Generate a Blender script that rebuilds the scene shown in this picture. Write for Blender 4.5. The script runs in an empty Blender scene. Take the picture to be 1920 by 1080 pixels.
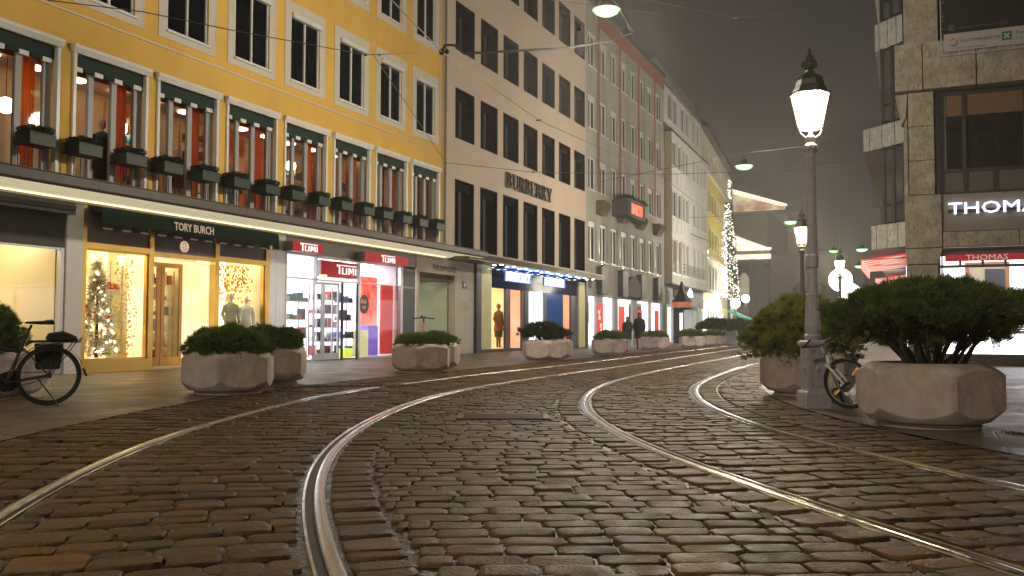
import bpy, math, random
import numpy as np
from mathutils import Vector, Matrix
rnd = random.Random(7)
S = bpy.context.scene
COL = S.collection
R = math.radians
# ------------------------------------------------------------------ camera
CAMP = Vector((15.0354, -12.9186, 0.8902))
YAW, PITCH, ROLL = R(23.932), 0.04553, 0.00288
cd = bpy.data.cameras.new('camera'); cam = bpy.data.objects.new('camera', cd); COL.objects.link(cam)
cd.sensor_width = 36; cd.lens = 1700 / 1920 * 36; cd.clip_end = 3000; cd.clip_start = .05
cam.location = CAMP
cam.rotation_mode = 'QUATERNION'
cam.rotation_quaternion = (Matrix.Rotation(YAW, 4, 'Z') @ Matrix.Rotation(math.pi/2 + PITCH, 4, 'X') @ Matrix.Rotation(ROLL, 4, 'Z')).to_quaternion()
cd.dof.use_dof = False
S.camera = cam
# ------------------------------------------------------------------ night sky glow, exposure
W = bpy.data.worlds.new('World'); S.world = W; W.use_nodes = True
nt = W.node_tree; bg = nt.nodes['Background']
tc = nt.nodes.new('ShaderNodeTexCoord'); sx = nt.nodes.new('ShaderNodeSeparateXYZ'); rp = nt.nodes.new('ShaderNodeValToRGB')
nt.links.new(tc.outputs['Generated'], sx.inputs[0]); nt.links.new(sx.outputs['Z'], rp.inputs[0]); nt.links.new(rp.outputs[0], bg.inputs[0])
rp.color_ramp.elements[0].position = 0; rp.color_ramp.elements[0].color = (.044, .037, .034, 1)
rp.color_ramp.elements[1].position = .55; rp.color_ramp.elements[1].color = (.0115, .0105, .0100, 1)
bg.inputs[1].default_value = 1.0
S.view_settings.view_transform = 'Standard'; S.view_settings.look = 'None'; S.view_settings.exposure = .35; S.view_settings.gamma = 1
cy = S.cycles
cy.max_bounces = 4; cy.diffuse_bounces = 2; cy.glossy_bounces = 2; cy.transmission_bounces = 2; cy.transparent_max_bounces = 8
cy.volume_bounces = 0; cy.sample_clamp_indirect = 2.5; cy.sample_clamp_direct = 30; cy.caustics_reflective = False; cy.caustics_refractive = False
cy.blur_glossy = 1.0
cy.use_adaptive_sampling = False
HAZE = .0012
try:
    cy.use_denoising = True; cy.denoiser = 'OPENIMAGEDENOISE'; cy.denoising_input_passes = 'RGB_ALBEDO_NORMAL'; cy.use_light_tree = True
except Exception: pass

# ------------------------------------------------------------------ materials
MATS = {}
def mat(name, col=(.5,.5,.5), rough=.7, metal=0, emit=None, es=0, noise=.0, nscale=3, bump=0, bscale=20, coat=0, spec=.5, alpha=None, trans=0, dirt=None, dscale=1.5, rvar=0, translucent=0):
    if name in MATS: return MATS[name]
    m = bpy.data.materials.new(name); m.use_nodes = True; t = m.node_tree; p = t.nodes['Principled BSDF']; L = t.links.new
    p.inputs['Base Color'].default_value = (*col, 1); p.inputs['Roughness'].default_value = rough; p.inputs['Metallic'].default_value = metal
    p.inputs['Specular IOR Level'].default_value = spec
    if coat: p.inputs['Coat Weight'].default_value = coat; p.inputs['Coat Roughness'].default_value = .1
    if emit: p.inputs['Emission Color'].default_value = (*emit, 1); p.inputs['Emission Strength'].default_value = es
    if trans: p.inputs['Transmission Weight'].default_value = trans
    if noise or bump or dirt or rvar:
        c = t.nodes.new('ShaderNodeTexCoord')
        n = t.nodes.new('ShaderNodeTexNoise'); n.inputs['Scale'].default_value = nscale; n.inputs['Detail'].default_value = 8; n.inputs['Roughness'].default_value = .62
        L(c.outputs['Object'], n.inputs['Vector'])
        src = None
        if noise:
            mr = t.nodes.new('ShaderNodeMapRange'); mr.inputs['From Min'].default_value = .3; mr.inputs['From Max'].default_value = .7
            mr.inputs['To Min'].default_value = 1 - noise; mr.inputs['To Max'].default_value = 1 + noise; L(n.outputs['Fac'], mr.inputs['Value'])
            mx = t.nodes.new('ShaderNodeVectorMath'); mx.operation = 'SCALE'; mx.inputs[0].default_value = col; L(mr.outputs[0], mx.inputs['Scale'])
            src = mx.outputs[0]
        if dirt:
            n2 = t.nodes.new('ShaderNodeTexNoise'); n2.inputs['Scale'].default_value = dscale; n2.inputs['Detail'].default_value = 10; n2.inputs['Roughness'].default_value = .7
            mp = t.nodes.new('ShaderNodeMapping'); mp.inputs['Scale'].default_value = (1, 1, .35); L(c.outputs['Object'], mp.inputs[0]); L(mp.outputs[0], n2.inputs['Vector'])
            cr = t.nodes.new('ShaderNodeMapRange'); cr.inputs['From Min'].default_value = .5; cr.inputs['From Max'].default_value = .68; cr.inputs['To Max'].default_value = .8; L(n2.outputs['Fac'], cr.inputs['Value'])
            mm = t.nodes.new('ShaderNodeMix'); mm.data_type = 'RGBA'; mm.inputs['B'].default_value = (*dirt, 1); L(cr.outputs[0], mm.inputs['Factor'])
            if src: L(src, mm.inputs['A'])
            else: mm.inputs['A'].default_value = (*col, 1)
            src = mm.outputs['Result']
        if src: L(src, p.inputs['Base Color'])
        if rvar:
            r2 = t.nodes.new('ShaderNodeMapRange'); r2.inputs['From Min'].default_value = .3; r2.inputs['From Max'].default_value = .7
            r2.inputs['To Min'].default_value = max(.03, rough - rvar); r2.inputs['To Max'].default_value = rough + rvar; L(n.outputs['Fac'], r2.inputs['Value']); L(r2.outputs[0], p.inputs['Roughness'])
        if bump:
            nb = t.nodes.new('ShaderNodeTexNoise'); nb.inputs['Scale'].default_value = bscale; nb.inputs['Detail'].default_value = 6; L(c.outputs['Object'], nb.inputs['Vector'])
            b = t.nodes.new('ShaderNodeBump'); b.inputs['Strength'].default_value = bump; b.inputs['Distance'].default_value = .01; L(nb.outputs['Fac'], b.inputs['Height']); L(b.outputs[0], p.inputs['Normal'])
    if translucent:
        o = t.nodes['Material Output']; tr = t.nodes.new('ShaderNodeBsdfTranslucent'); tr.inputs[0].default_value = (*col, 1)
        ms = t.nodes.new('ShaderNodeMixShader'); ms.inputs[0].default_value = translucent; L(p.outputs[0], ms.inputs[1]); L(tr.outputs[0], ms.inputs[2]); L(ms.outputs[0], o.inputs[0])
    MATS[name] = m; return m
def glassmat(name, tint=(1,1,1), refl=.12, rough=.02):
    if name in MATS: return MATS[name]
    m = bpy.data.materials.new(name); m.use_nodes = True; t = m.node_tree; L = t.links.new
    t.nodes.remove(t.nodes['Principled BSDF']); o = t.nodes['Material Output']
    a = t.nodes.new('ShaderNodeBsdfTransparent'); a.inputs[0].default_value = (*tint, 1)
    g = t.nodes.new('ShaderNodeBsdfGlossy'); g.inputs['Roughness'].default_value = rough; g.inputs['Color'].default_value = (.9, .9, .9, 1)
    f = t.nodes.new('ShaderNodeFresnel'); f.inputs[0].default_value = 1.45
    mu = t.nodes.new('ShaderNodeMath'); mu.operation = 'MULTIPLY'; mu.inputs[1].default_value = refl * 8; mu.use_clamp = True; L(f.outputs[0], mu.inputs[0])
    x = t.nodes.new('ShaderNodeMixShader'); L(mu.outputs[0], x.inputs[0]); L(a.outputs[0], x.inputs[1]); L(g.outputs[0], x.inputs[2]); L(x.outputs[0], o.inputs[0])
    MATS[name] = m; return m
def emis(name, col, s):
    if name in MATS: return MATS[name]
    m = bpy.data.materials.new(name); m.use_nodes = True; t = m.node_tree; t.nodes.remove(t.nodes['Principled BSDF'])
    e = t.nodes.new('ShaderNodeEmission'); e.inputs[0].default_value = (*col, 1); e.inputs[1].default_value = s; t.links.new(e.outputs[0], t.nodes['Material Output'].inputs[0])
    MATS[name] = m; return m

plaster_y = mat('yellow_plaster', (.74,.47,.10), .85, noise=.07, nscale=.8, bump=.15, bscale=60, dirt=(.64,.40,.09), dscale=.5)
trim_w = mat('pale_stucco_trim', (.62,.58,.52), .8, noise=.05)
frame_w = mat('white_window_paint', (.7,.7,.7), .4, noise=.04)
frame_g = mat('brushed_aluminium', (.55,.56,.6), .35, metal=.7, noise=.05)
dark_glass = mat('dark_window_glass', (.007,.008,.011), .06, noise=.5, nscale=.9, spec=.12)
blind = mat('window_blind', (.022,.024,.028), .8, noise=.3, nscale=2)
plaster_p = mat('pale_pink_plaster', (.60,.49,.40), .85, noise=.05, nscale=.7, bump=.15, bscale=60, dirt=(.54,.44,.36), dscale=.4)
bronze_dk = mat('dark_bronze_frame', (.006,.006,.007), .8, spec=.04)
plaster_g = mat('grey_plaster', (.40,.39,.35), .9, noise=.09, nscale=.8, dirt=(.22,.21,.18), dscale=.6)
plaster_r = mat('terracotta_band_paint', (.33,.12,.07), .9, noise=.1)
plaster_w = mat('white_grey_plaster', (.66,.66,.67), .85, noise=.06, nscale=.8, dirt=(.52,.52,.52))
plaster_b = mat('beige_lit_side_plaster', (.5,.42,.3), .85, noise=.06)  # white building's bay side, with beige light put into the plaster colour
plaster_fy = mat('far_yellow_plaster', (.62,.5,.14), .85, noise=.05)
roof_m = mat('roof_metal', (.05,.045,.04), .6, noise=.2)
canopy_dk = mat('canopy_fascia', (.075,.065,.055), .5, noise=.1)
rust_m = mat('rusty_edge', (.11,.05,.025), .6, noise=.2)
cream = mat('cream_soffit', (.78,.72,.52), .6, noise=.03)
gold = mat('brass_frame', (.65,.42,.12), .3, metal=.85, noise=.12, nscale=1.2)
alu = mat('aluminium_cladding', (.62,.62,.62), .32, metal=.6, noise=.05)
green_awn = mat('dark_green_awning', (.008,.028,.018), .8, noise=.15)
green_box = mat('green_flower_box', (.008,.022,.016), .55, noise=.15)
black_m = mat('black_metal', (.012,.012,.013), .45)
orange = mat('orange_curtain', (.75,.13,.015), .7, noise=.1, nscale=4, translucent=.5)
glass = glassmat('shop_glass', (1,1,1), .10)
glass2 = glassmat('door_glass', (.85,.88,.88), .14)
concrete = mat('planter_concrete', (.52,.42,.39), .82, noise=.2, nscale=7, bump=.7, bscale=90, dirt=(.27,.20,.18), dscale=2.6)
soil = mat('planter_soil', (.02,.014,.01), .95, noise=.3, nscale=20)
steel = mat('rail_steel', (.62,.6,.57), .18, metal=1, rvar=.08, nscale=14)
railside = mat('rail_groove', (.03,.024,.02), .5, noise=.3, nscale=20)
lampiron = mat('painted_cast_iron', (.46,.43,.48), .5, noise=.15, nscale=20, bump=.3, bscale=40)
lampiron_dk = mat('dark_cast_iron', (.06,.065,.055), .5, noise=.2, nscale=20)
cable_m = mat('overhead_cable', (.09,.085,.08), .5)
cable_d = mat('insulated_cable', (.002,.002,.002), .8, spec=.1)

# ------------------------------------------------------------------ mesh builder
SPLIT={'shop_pane','stone_pillar','pilaster','downlight','painted_band','arched_window','side_window','slate_panel','black_mullion','plum_panel','divider_panel','dark_post','ceiling_light','column','post','folded_garment'}
class MB:
    def __init__(s): s.v=[]; s.f=[]; s.mi=[]; s.m=0; s.ch=[]
    def add(s, vs, fs):
        b=len(s.v); s.ch.append((b,len(s.f),len(vs),len(fs))); s.v += [tuple(v) for v in vs]; s.f += [tuple(i+b for i in f) for f in fs]; s.mi += [s.m]*len(fs); return s
    def box(s,x0,x1,y0,y1,z0,z1):
        if x0>x1:x0,x1=x1,x0
        if y0>y1:y0,y1=y1,y0
        if z0>z1:z0,z1=z1,z0
        return s.add([(x0,y0,z0),(x1,y0,z0),(x1,y1,z0),(x0,y1,z0),(x0,y0,z1),(x1,y0,z1),(x1,y1,z1),(x0,y1,z1)],[(0,3,2,1),(4,5,6,7),(0,1,5,4),(1,2,6,5),(2,3,7,6),(3,0,4,7)])
    def quad(s,a,b,c,d): return s.add([a,b,c,d],[(0,1,2,3)])
    def prism(s, poly, z0, z1):
        n=len(poly); return s.add([(x,y,z0) for x,y in poly]+[(x,y,z1) for x,y in poly],[tuple(range(n-1,-1,-1)),tuple(range(n,2*n))]+[(i,(i+1)%n,n+(i+1)%n,n+i) for i in range(n)])
    def ext(s, poly, axis, a0, a1):
        # extrude a 2-D polygon along axis 'x' (poly in y,z) or 'y' (poly in x,z)
        n=len(poly); P=(lambda p,a:(a,p[0],p[1])) if axis=='x' else (lambda p,a:(p[0],a,p[1]))
        return s.add([P(p,a0) for p in poly]+[P(p,a1) for p in poly],[tuple(range(n)),tuple(range(2*n-1,n-1,-1))]+[(i,n+i,n+(i+1)%n,(i+1)%n) for i in range(n)])
    def lathe(s, prof, n=16, c=(0,0,0), rot=0, cap=True):
        vs=[]
        for r,z in prof:
            for k in range(n):
                a=rot+2*math.pi*k/n; vs.append((c[0]+r*math.cos(a),c[1]+r*math.sin(a),c[2]+z))
        fs=[(i*n+k,i*n+(k+1)%n,(i+1)*n+(k+1)%n,(i+1)*n+k) for i in range(len(prof)-1) for k in range(n)]
        if cap: fs += [tuple(range(n-1,-1,-1)), tuple((len(prof)-1)*n+k for k in range(n))]
        return s.add(vs,fs)
    def tube(s, pts, r, n=8, cap=True):
        pts=[Vector(p) for p in pts]; rr=r if isinstance(r,(list,tuple)) else [r]*len(pts); vs=[]; up=None
        for i,p in enumerate(pts):
            t=(pts[min(i+1,len(pts)-1)]-pts[max(i-1,0)]).normalized()
            if up is None:
                up=t.orthogonal().normalized()
            else:
                up=(up-t*up.dot(t)); up = up.normalized() if up.length>1e-6 else t.orthogonal().normalized()
            q=t.cross(up)
            for k in range(n):
                a=2*math.pi*k/n; vs.append(p+(up*math.cos(a)+q*math.sin(a))*rr[i])
        fs=[(i*n+k,i*n+(k+1)%n,(i+1)*n+(k+1)%n,(i+1)*n+k) for i in range(len(pts)-1) for k in range(n)]
        if cap: fs += [tuple(range(n-1,-1,-1)), tuple((len(pts)-1)*n+k for k in range(n))]
        return s.add(vs,fs)
    def ball(s,c,r,n=10,m=7,sq=(1,1,1)):
        vs=[(c[0],c[1],c[2]-r*sq[2])]
        for i in range(1,m):
            t=math.pi*i/m
            for k in range(n):
                a=2*math.pi*k/n; vs.append((c[0]+r*sq[0]*math.sin(t)*math.cos(a),c[1]+r*sq[1]*math.sin(t)*math.sin(a),c[2]-r*sq[2]*math.cos(t)))
        vs.append((c[0],c[1],c[2]+r*sq[2])); N=len(vs)-1
        fs=[(0,1+(k+1)%n,1+k) for k in range(n)]+[(1+i*n+k,1+i*n+(k+1)%n,1+(i+1)*n+(k+1)%n,1+(i+1)*n+k) for i in range(m-2) for k in range(n)]+[(1+(m-2)*n+k,1+(m-2)*n+(k+1)%n,N) for k in range(n)]
        return s.add(vs,fs)
    def wall(s, y0,y1,z0,z1, holes, x=0, dp=.22):
        ys=sorted({y0,y1,*[h[0] for h in holes],*[h[1] for h in holes]}); zs=sorted({z0,z1,*[h[2] for h in holes],*[h[3] for h in holes]})
        ys=[y for y in ys if y0<=y<=y1]; zs=[q for q in zs if z0<=q<=z1]
        for i in range(len(zs)-1):
            run=None
            for j in range(len(ys)-1):
                cy_=(ys[j]+ys[j+1])/2; cz=(zs[i]+zs[i+1])/2
                inh=any(h[0]<cy_<h[1] and h[2]<cz<h[3] for h in holes)
                if not inh: s.quad((x,ys[j],zs[i]),(x,ys[j+1],zs[i]),(x,ys[j+1],zs[i+1]),(x,ys[j],zs[i+1]))
        for a,b,c,d in holes:
            X=x-dp
            s.quad((x,a,c),(x,a,d),(X,a,d),(X,a,c)); s.quad((x,b,c),(X,b,c),(X,b,d),(x,b,d)); s.quad((x,a,c),(X,a,c),(X,b,c),(x,b,c)); s.quad((x,a,d),(x,b,d),(X,b,d),(X,a,d))
        return s
    def build(s, name, m, parent=None, loc=(0,0,0), smooth=False, W=None):
        if name in SPLIT and len(s.ch)>1:      # every separate piece becomes a part of its own
            out=None
            for (b,fb_,nv_,nf_) in s.ch:
                q=MB(); q.v=s.v[b:b+nv_]; q.f=[tuple(i-b for i in f) for f in s.f[fb_:fb_+nf_]]; q.mi=s.mi[fb_:fb_+nf_]; q.ch=[0]; o=q.build(name,m,parent,loc,smooth,W); out=out or o
            return out
        me=bpy.data.meshes.new(name)
        v=s.v
        if W is not None: v=[(a-W[0],b-W[1],c-W[2]) for a,b,c in v]
        me.from_pydata(v,[],s.f)
        for q in (m if isinstance(m,(list,tuple)) else [m]): me.materials.append(q)
        if any(s.mi): me.polygons.foreach_set('material_index', s.mi)
        if smooth:
            me.polygons.foreach_set('use_smooth',[True]*len(s.f))
        me.update()
        o=bpy.data.objects.new(name,me); COL.objects.link(o); o.location=loc
        if parent is not None: o.parent=parent
        return o
def tag(o,label=None,cat=None,group=None,kind=None):
    if label: o['label']=label
    if cat: o['category']=cat
    if group: o['group']=group
    if kind: o['kind']=kind
    return o
def thing(name,label,cat,loc=(0,0,0),rz=0,group=None):
    o=bpy.data.objects.new(name,None); COL.objects.link(o); o.location=loc; o.rotation_euler=(0,0,rz); o.empty_display_size=.2
    return tag(o,label,cat,group)
def ctree(o,parent=None,loc=None):
    c=o.copy(); COL.objects.link(c); c.parent=parent
    if loc is not None: c.location=loc
    for ch in list(o.children): ctree(ch,c)
    return c
def sharp(o, ang=40):
    me=o.data; me.polygons.foreach_set('use_smooth',[True]*len(me.polygons))
    try: me.set_sharp_from_angle(angle=R(ang))
    except Exception: pass
    return o
def text(name, body, size, m, parent, origin, right, up=(0,0,1), ext=.01, align='LEFT', sx_=1, off=0, shear=0):
    c=bpy.data.curves.new(name,'FONT'); c.body=body; c.size=size; c.extrude=ext; c.align_x=align; c.offset=off; c.shear=shear; c.resolution_u=2
    c.materials.append(m); o=bpy.data.objects.new(name,c); COL.objects.link(o)
    r=Vector(right).normalized(); u=Vector(up).normalized(); n=r.cross(u)
    M=Matrix((( r.x*sx_,u.x,n.x,origin[0]),(r.y*sx_,u.y,n.y,origin[1]),(r.z*sx_,u.z,n.z,origin[2]),(0,0,0,1)))
    bpy.context.view_layer.update(); me=bpy.data.meshes.new_from_object(o.evaluated_get(bpy.context.evaluated_depsgraph_get())); me.name=name
    bpy.data.objects.remove(o); o=bpy.data.objects.new(name,me); COL.objects.link(o)
    if parent is not None: o.parent=parent
    o.matrix_local=M
    return o
NORTH=(0,1,0)

# ------------------------------------------------------------------ tracks
def spline(kn,v):
    kn=np.array(kn,float); v=np.array(v,float); n=len(kn); h=np.diff(kn); A=np.zeros((n,n)); b=np.zeros(n); A[0,0]=A[-1,-1]=1
    for i in range(1,n-1):
        A[i,i-1]=h[i-1];A[i,i]=2*(h[i-1]+h[i]);A[i,i+1]=h[i];b[i]=3*((v[i+1]-v[i])/h[i]-(v[i]-v[i-1])/h[i-1])
    c=np.linalg.solve(A,b)
    def f(y):
        y=np.asarray(y,float); i=np.clip(np.searchsorted(kn,y)-1,0,n-2); d=y-kn[i]
        bb=(v[i+1]-v[i])/h[i]-h[i]*(2*c[i]+c[i+1])/3; dd=(c[i+1]-c[i])/(3*h[i]); r=v[i]+bb*d+c[i]*d**2+dd*d**3
        return r
    return f
T1=spline([-22,-17,-13,-11,-9,-7,-5,-3,-1,1,4,8,14,22,34,60,90],[22.5,18.6,14.775,12.879,11.293,10.121,9.272,8.619,8.208,8.022,7.853,7.735,7.459,7.05,6.6,5.7,3.4])
T2=spline([-22,-15,-11,-9,-7,-5,-3,-1,1,4,8,14,22,34,60,90],[26,20.9,17.856,16.279,14.677,13.334,12.343,11.657,11.197,10.819,10.567,10.35,10.1,9.75,8.85,6.5])
def curve(T,y0,y1,step=.1):
    y=np.arange(y0,y1,.02); x=T(y); s=np.concatenate([[0],np.cumsum(np.hypot(np.diff(x),np.diff(y)))])
    q=np.arange(0,s[-1],step); p=np.stack([np.interp(q,s,x),np.interp(q,s,y)],1); t=np.gradient(p,axis=0); t/=np.linalg.norm(t,axis=1)[:,None]
    return p,t,np.stack([t[:,1],-t[:,0]],1)   # points, tangent, right normal
CV1=curve(T1,-21,88,.1); CV2=curve(T2,-21,88,.1)
def sweep(mb, cv, prof, i0=0, i1=None, st=1):
    p,t,nn=cv; idx=list(range(i0,i1 or len(p),st)); n=len(prof); vs=[]
    for i in idx:
        for o,z_ in prof: vs.append((p[i,0]+nn[i,0]*o,p[i,1]+nn[i,1]*o,z_))
    fs=[(k*n+j,k*n+j+1,(k+1)*n+j+1,(k+1)*n+j) for k in range(len(idx)-1) for j in range(n-1)]
    return mb.add(vs,fs)
for ti,cv in enumerate((CV1,CV2)):
    for sd in (-1,1):
        g=.7175*sd; s_=sd
        m=MB()
        pr=lambda L_: [(g+s_*a,z_) for a,z_ in L_][::(1 if sd<0 else -1)]
        # profile from outside of the head to the lip (mirrored per side)
        sweep(m,cv,pr([(.064,-.03),(.064,-.004),(.058,.004),(.03,.007),(.006,.005),(0,-.004)]))
        m.m=1; sweep(m,cv,pr([(0,-.004),(-.002,-.0125),(-.038,-.0125),(-.04,-.006)]))
        m.m=0; sweep(m,cv,pr([(-.04,-.006),(-.044,.001),(-.056,.001),(-.060,-.03)]))
        lab=[['tram rail nearest the yellow building, curving in from the left edge','tram rail curving steeply at the bottom, next nearest the yellow building'],['tram rail sweeping to the lower right, third from the yellow building','tram rail running closest past the ornate lamp post and large planter']][ti][(sd+1)//2]
        o=m.build('tram_rail',[steel,railside]); tag(o,lab,'tram rail','tram rails in the cobbles'); sharp(o,50)

# ------------------------------------------------------------------ ground
def attr_mat(name, base, rough, rvar, bump, bscale, dscale=1, wet=0):
    m=mat(name,base,rough,bump=bump,bscale=bscale,rvar=rvar,nscale=7,noise=.3,spec=.20)
    t=m.node_tree; L=t.links.new; p=t.nodes['Principled BSDF']
    a=t.nodes.new('ShaderNodeAttribute'); a.attribute_name='tone'
    src=p.inputs['Base Color'].links[0].from_socket; mx=t.nodes.new('ShaderNodeMix'); mx.data_type='RGBA'; mx.blend_type='MULTIPLY'; mx.inputs['Factor'].default_value=1
    L(src,mx.inputs['A']); L(a.outputs['Color'],mx.inputs['B']); L(mx.outputs['Result'],p.inputs['Base Color'])
    return m
sett=attr_mat('worn_granite_setts',(.098,.056,.022),.55,.2,.9,55)
mortar=mat('wet_joint_sand',(.032,.026,.017),.27,noise=.4,nscale=12,bump=.8,bscale=60,rvar=.2,spec=.5)
g=MB(); g.quad((-60,-60,-.0135),(140,-60,-.0135),(140,400,-.0135),(-60,400,-.0135)); tag(g.build('ground',mortar),kind='structure')
# slab pavements each side
def slabmat(name,c1,c2,mort,scale,bw,rh,rot=0,rough=.45):
    m=bpy.data.materials.new(name); m.use_nodes=True; t=m.node_tree; L=t.links.new; p=t.nodes['Principled BSDF']
    c=t.nodes.new('ShaderNodeTexCoord'); mp=t.nodes.new('ShaderNodeMapping'); mp.inputs['Rotation'].default_value=(0,0,rot); L(c.outputs['Object'],mp.inputs[0])
    nz=t.nodes.new('ShaderNodeTexNoise'); nz.inputs['Scale'].default_value=2; L(c.outputs['Object'],nz.inputs['Vector'])
    vm=t.nodes.new('ShaderNodeVectorMath'); vm.operation='MULTIPLY_ADD'; vm.inputs[1].default_value=(.03,.03,0); L(nz.outputs['Color'],vm.inputs[0]); L(mp.outputs[0],vm.inputs[2])
    b=t.nodes.new('ShaderNodeTexBrick'); b.inputs['Color1'].default_value=(*c1,1); b.inputs['Color2'].default_value=(*c2,1); b.inputs['Mortar'].default_value=(*mort,1)
    b.inputs['Scale'].default_value=scale; b.inputs['Brick Width'].default_value=bw; b.inputs['Row Height'].default_value=rh; b.inputs['Mortar Size'].default_value=.014; b.inputs['Mortar Smooth'].default_value=.3; b.offset=.37
    L(vm.outputs[0],b.inputs['Vector'])
    n=t.nodes.new('ShaderNodeTexNoise'); n.inputs['Scale'].default_value=1.3; n.inputs['Detail'].default_value=10; n.inputs['Roughness'].default_value=.65; L(c.outputs['Object'],n.inputs['Vector'])
    mr=t.nodes.new('ShaderNodeMapRange'); mr.inputs['From Min'].default_value=.3; mr.inputs['From Max'].default_value=.7; mr.inputs['To Min'].default_value=.55; mr.inputs['To Max'].default_value=1.35; L(n.outputs['Fac'],mr.inputs['Value'])
    x=t.nodes.new('ShaderNodeVectorMath'); x.operation='SCALE'; L(b.outputs['Color'],x.inputs[0]); L(mr.outputs[0],x.inputs['Scale']); L(x.outputs[0],p.inputs['Base Color'])
    r2=t.nodes.new('ShaderNodeMapRange'); r2.inputs['From Min'].default_value=.3; r2.inputs['From Max'].default_value=.7; r2.inputs['To Min'].default_value=rough-.18; r2.inputs['To Max'].default_value=rough+.2; L(n.outputs['Fac'],r2.inputs['Value']); L(r2.outputs[0],p.inputs['Roughness'])
    n3=t.nodes.new('ShaderNodeTexNoise'); n3.inputs['Scale'].default_value=30; n3.inputs['Detail'].default_value=6; L(c.outputs['Object'],n3.inputs['Vector'])
    ad=t.nodes.new('ShaderNodeMath'); ad.operation='MULTIPLY_ADD'; ad.inputs[1].default_value=-1.5; L(b.outputs['Fac'],ad.inputs[0]); L(n3.outputs['Fac'],ad.inputs[2])
    bp=t.nodes.new('ShaderNodeBump'); bp.inputs['Strength'].default_value=.6; bp.inputs['Distance'].default_value=.012; L(ad.outputs[0],bp.inputs['Height']); L(bp.outputs[0],p.inputs['Normal'])
    return m
slab=slabmat('wet_granite_slabs',(.16,.115,.07),(.12,.088,.056),(.02,.018,.012),1,1.1,.62,R(90))
slab2=slabmat('square_paving_slabs',(.16,.125,.09),(.12,.09,.065),(.02,.02,.012),1,1.15,.55,R(0))
def strip_poly(mb,cv,o0,xfar,side,z_,i0=0):
    p,t,nn=cv; vs=[]; idx=list(range(i0,len(p),3))
    for i in idx:
        vs.append((p[i,0]+nn[i,0]*o0,p[i,1]+nn[i,1]*o0,z_)); vs.append((xfar,p[i,1]+nn[i,1]*o0,z_))
    mb.add(vs,[(2*k,2*k+1,2*k+3,2*k+2) if side<0 else (2*k+1,2*k,2*k+2,2*k+3) for k in range(len(idx)-1)])
LP_OFF=-1.95; RP_OFF=1.75
a=MB(); strip_poly(a,CV1,LP_OFF,-14,-1,.0)
o=a.build('pavement',slab); tag(o,kind='structure')
a=MB(); strip_poly(a,CV2,RP_OFF,60,1,.0)
o=a.build('pavement',slab2); tag(o,kind='structure')
a=MB(); a.quad((-60,88,.0),(60,88,.0),(60,300,.0),(-60,300,.0)); tag(a.build('square_paving',slab2),kind='structure')

def sdist(cv,x,y):
    p,t,nn=cv; P=p[::2]; d2=((P[None,:,:]-np.stack([x,y],-1)[:,None,:])**2).sum(2); k=d2.argmin(1)*2; w=np.stack([x,y],-1)-p[k]
    return w[:,0]*t[k,1]-w[:,1]*t[k,0], k
stones=[]   # (cx,cy,ux,uy,halfL,halfW)
rg=np.random.default_rng(3)
def rows_along(cv, t0, t1, s0, s1, pitch, ln, keep=None, full=None):
    p,t,nn=cv; s=s0
    while s<s1:
        i=int(s/.1)
        if i>=len(p)-1: break
        far=np.hypot(p[i,0]-CAMP.x,p[i,1]-CAMP.y)
        pw=pitch*rg.uniform(.93,1.07)
        if full is None:
            o=t0-rg.uniform(0,ln*.8)
            while o<t1:
                L_=ln*rg.uniform(.78,1.28); a=max(o,t0); b=min(o+L_,t1); o+=L_
                if b-a<.07: continue
                c=(a+b)/2; stones.append((p[i,0]+nn[i,0]*c,p[i,1]+nn[i,1]*c,nn[i,0],nn[i,1],(b-a)/2-.006,pw/2-.006))
        else:
            c=(t0+t1)/2; stones.append((p[i,0]+nn[i,0]*c,p[i,1]+nn[i,1]*c,nn[i,0],nn[i,1],(t1-t0)/2-.01,pw/2-.008))
        s+=pw
SMAX=62
for cv in (CV1,CV2):
    rows_along(cv,-.64,.64,0,SMAX,.158,.235)
rows_along(CV1,.80,1.05,0,SMAX,.15,.2,full=1); rows_along(CV1,-1.05,-.80,0,SMAX,.15,.2,full=1)
rows_along(CV2,.80,1.05,0,SMAX,.15,.2,full=1); rows_along(CV2,-1.05,-.80,0,SMAX,.15,.2,full=1)
rows_along(CV1,LP_OFF+.02,-1.07,0,SMAX,.158,.23); rows_along(CV2,1.07,RP_OFF-.02,0,SMAX,.158,.23)
# middle wedge: rows square to a gently bending spine
P=np.array([12.35,-5.0]); pts=[]
def head(y): return R(24)*(1-min(1,max(0,(y+4)/10)))+R(2.0)
fw=[]; q=P.copy()
while q[1]<46: h_=head(q[1]); fw.append((q.copy(),h_)); q=q+np.array([-math.sin(h_),math.cos(h_)])*.158
q=P.copy(); bw=[]
while q[1]>-17: h_=head(q[1]); q=q-np.array([-math.sin(h_),math.cos(h_)])*.158; bw.append((q.copy(),h_))
cand=[]
for q,h_ in bw[::-1]+fw:
    u=np.array([math.cos(h_),math.sin(h_)]); o=-6-rg.uniform(0,.24); wv=.158*rg.uniform(.94,1.04)
    while o<6:
        L_=.238*rg.uniform(.78,1.25); c=o+L_/2; cand.append((q[0]+u[0]*c,q[1]+u[1]*c,u[0],u[1],L_/2-.006,wv/2-.006)); o+=L_
cand=np.array(cand); s1,_=sdist(CV1,cand[:,0],cand[:,1]); s2,_=sdist(CV2,cand[:,0],cand[:,1])
ok=(s1-cand[:,4]*.95>1.06)&(s2+cand[:,4]*.95<-1.06); got=[cand[ok]]; rest=cand[(~ok)&(s1>.8)&(s2<-.8)]
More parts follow.
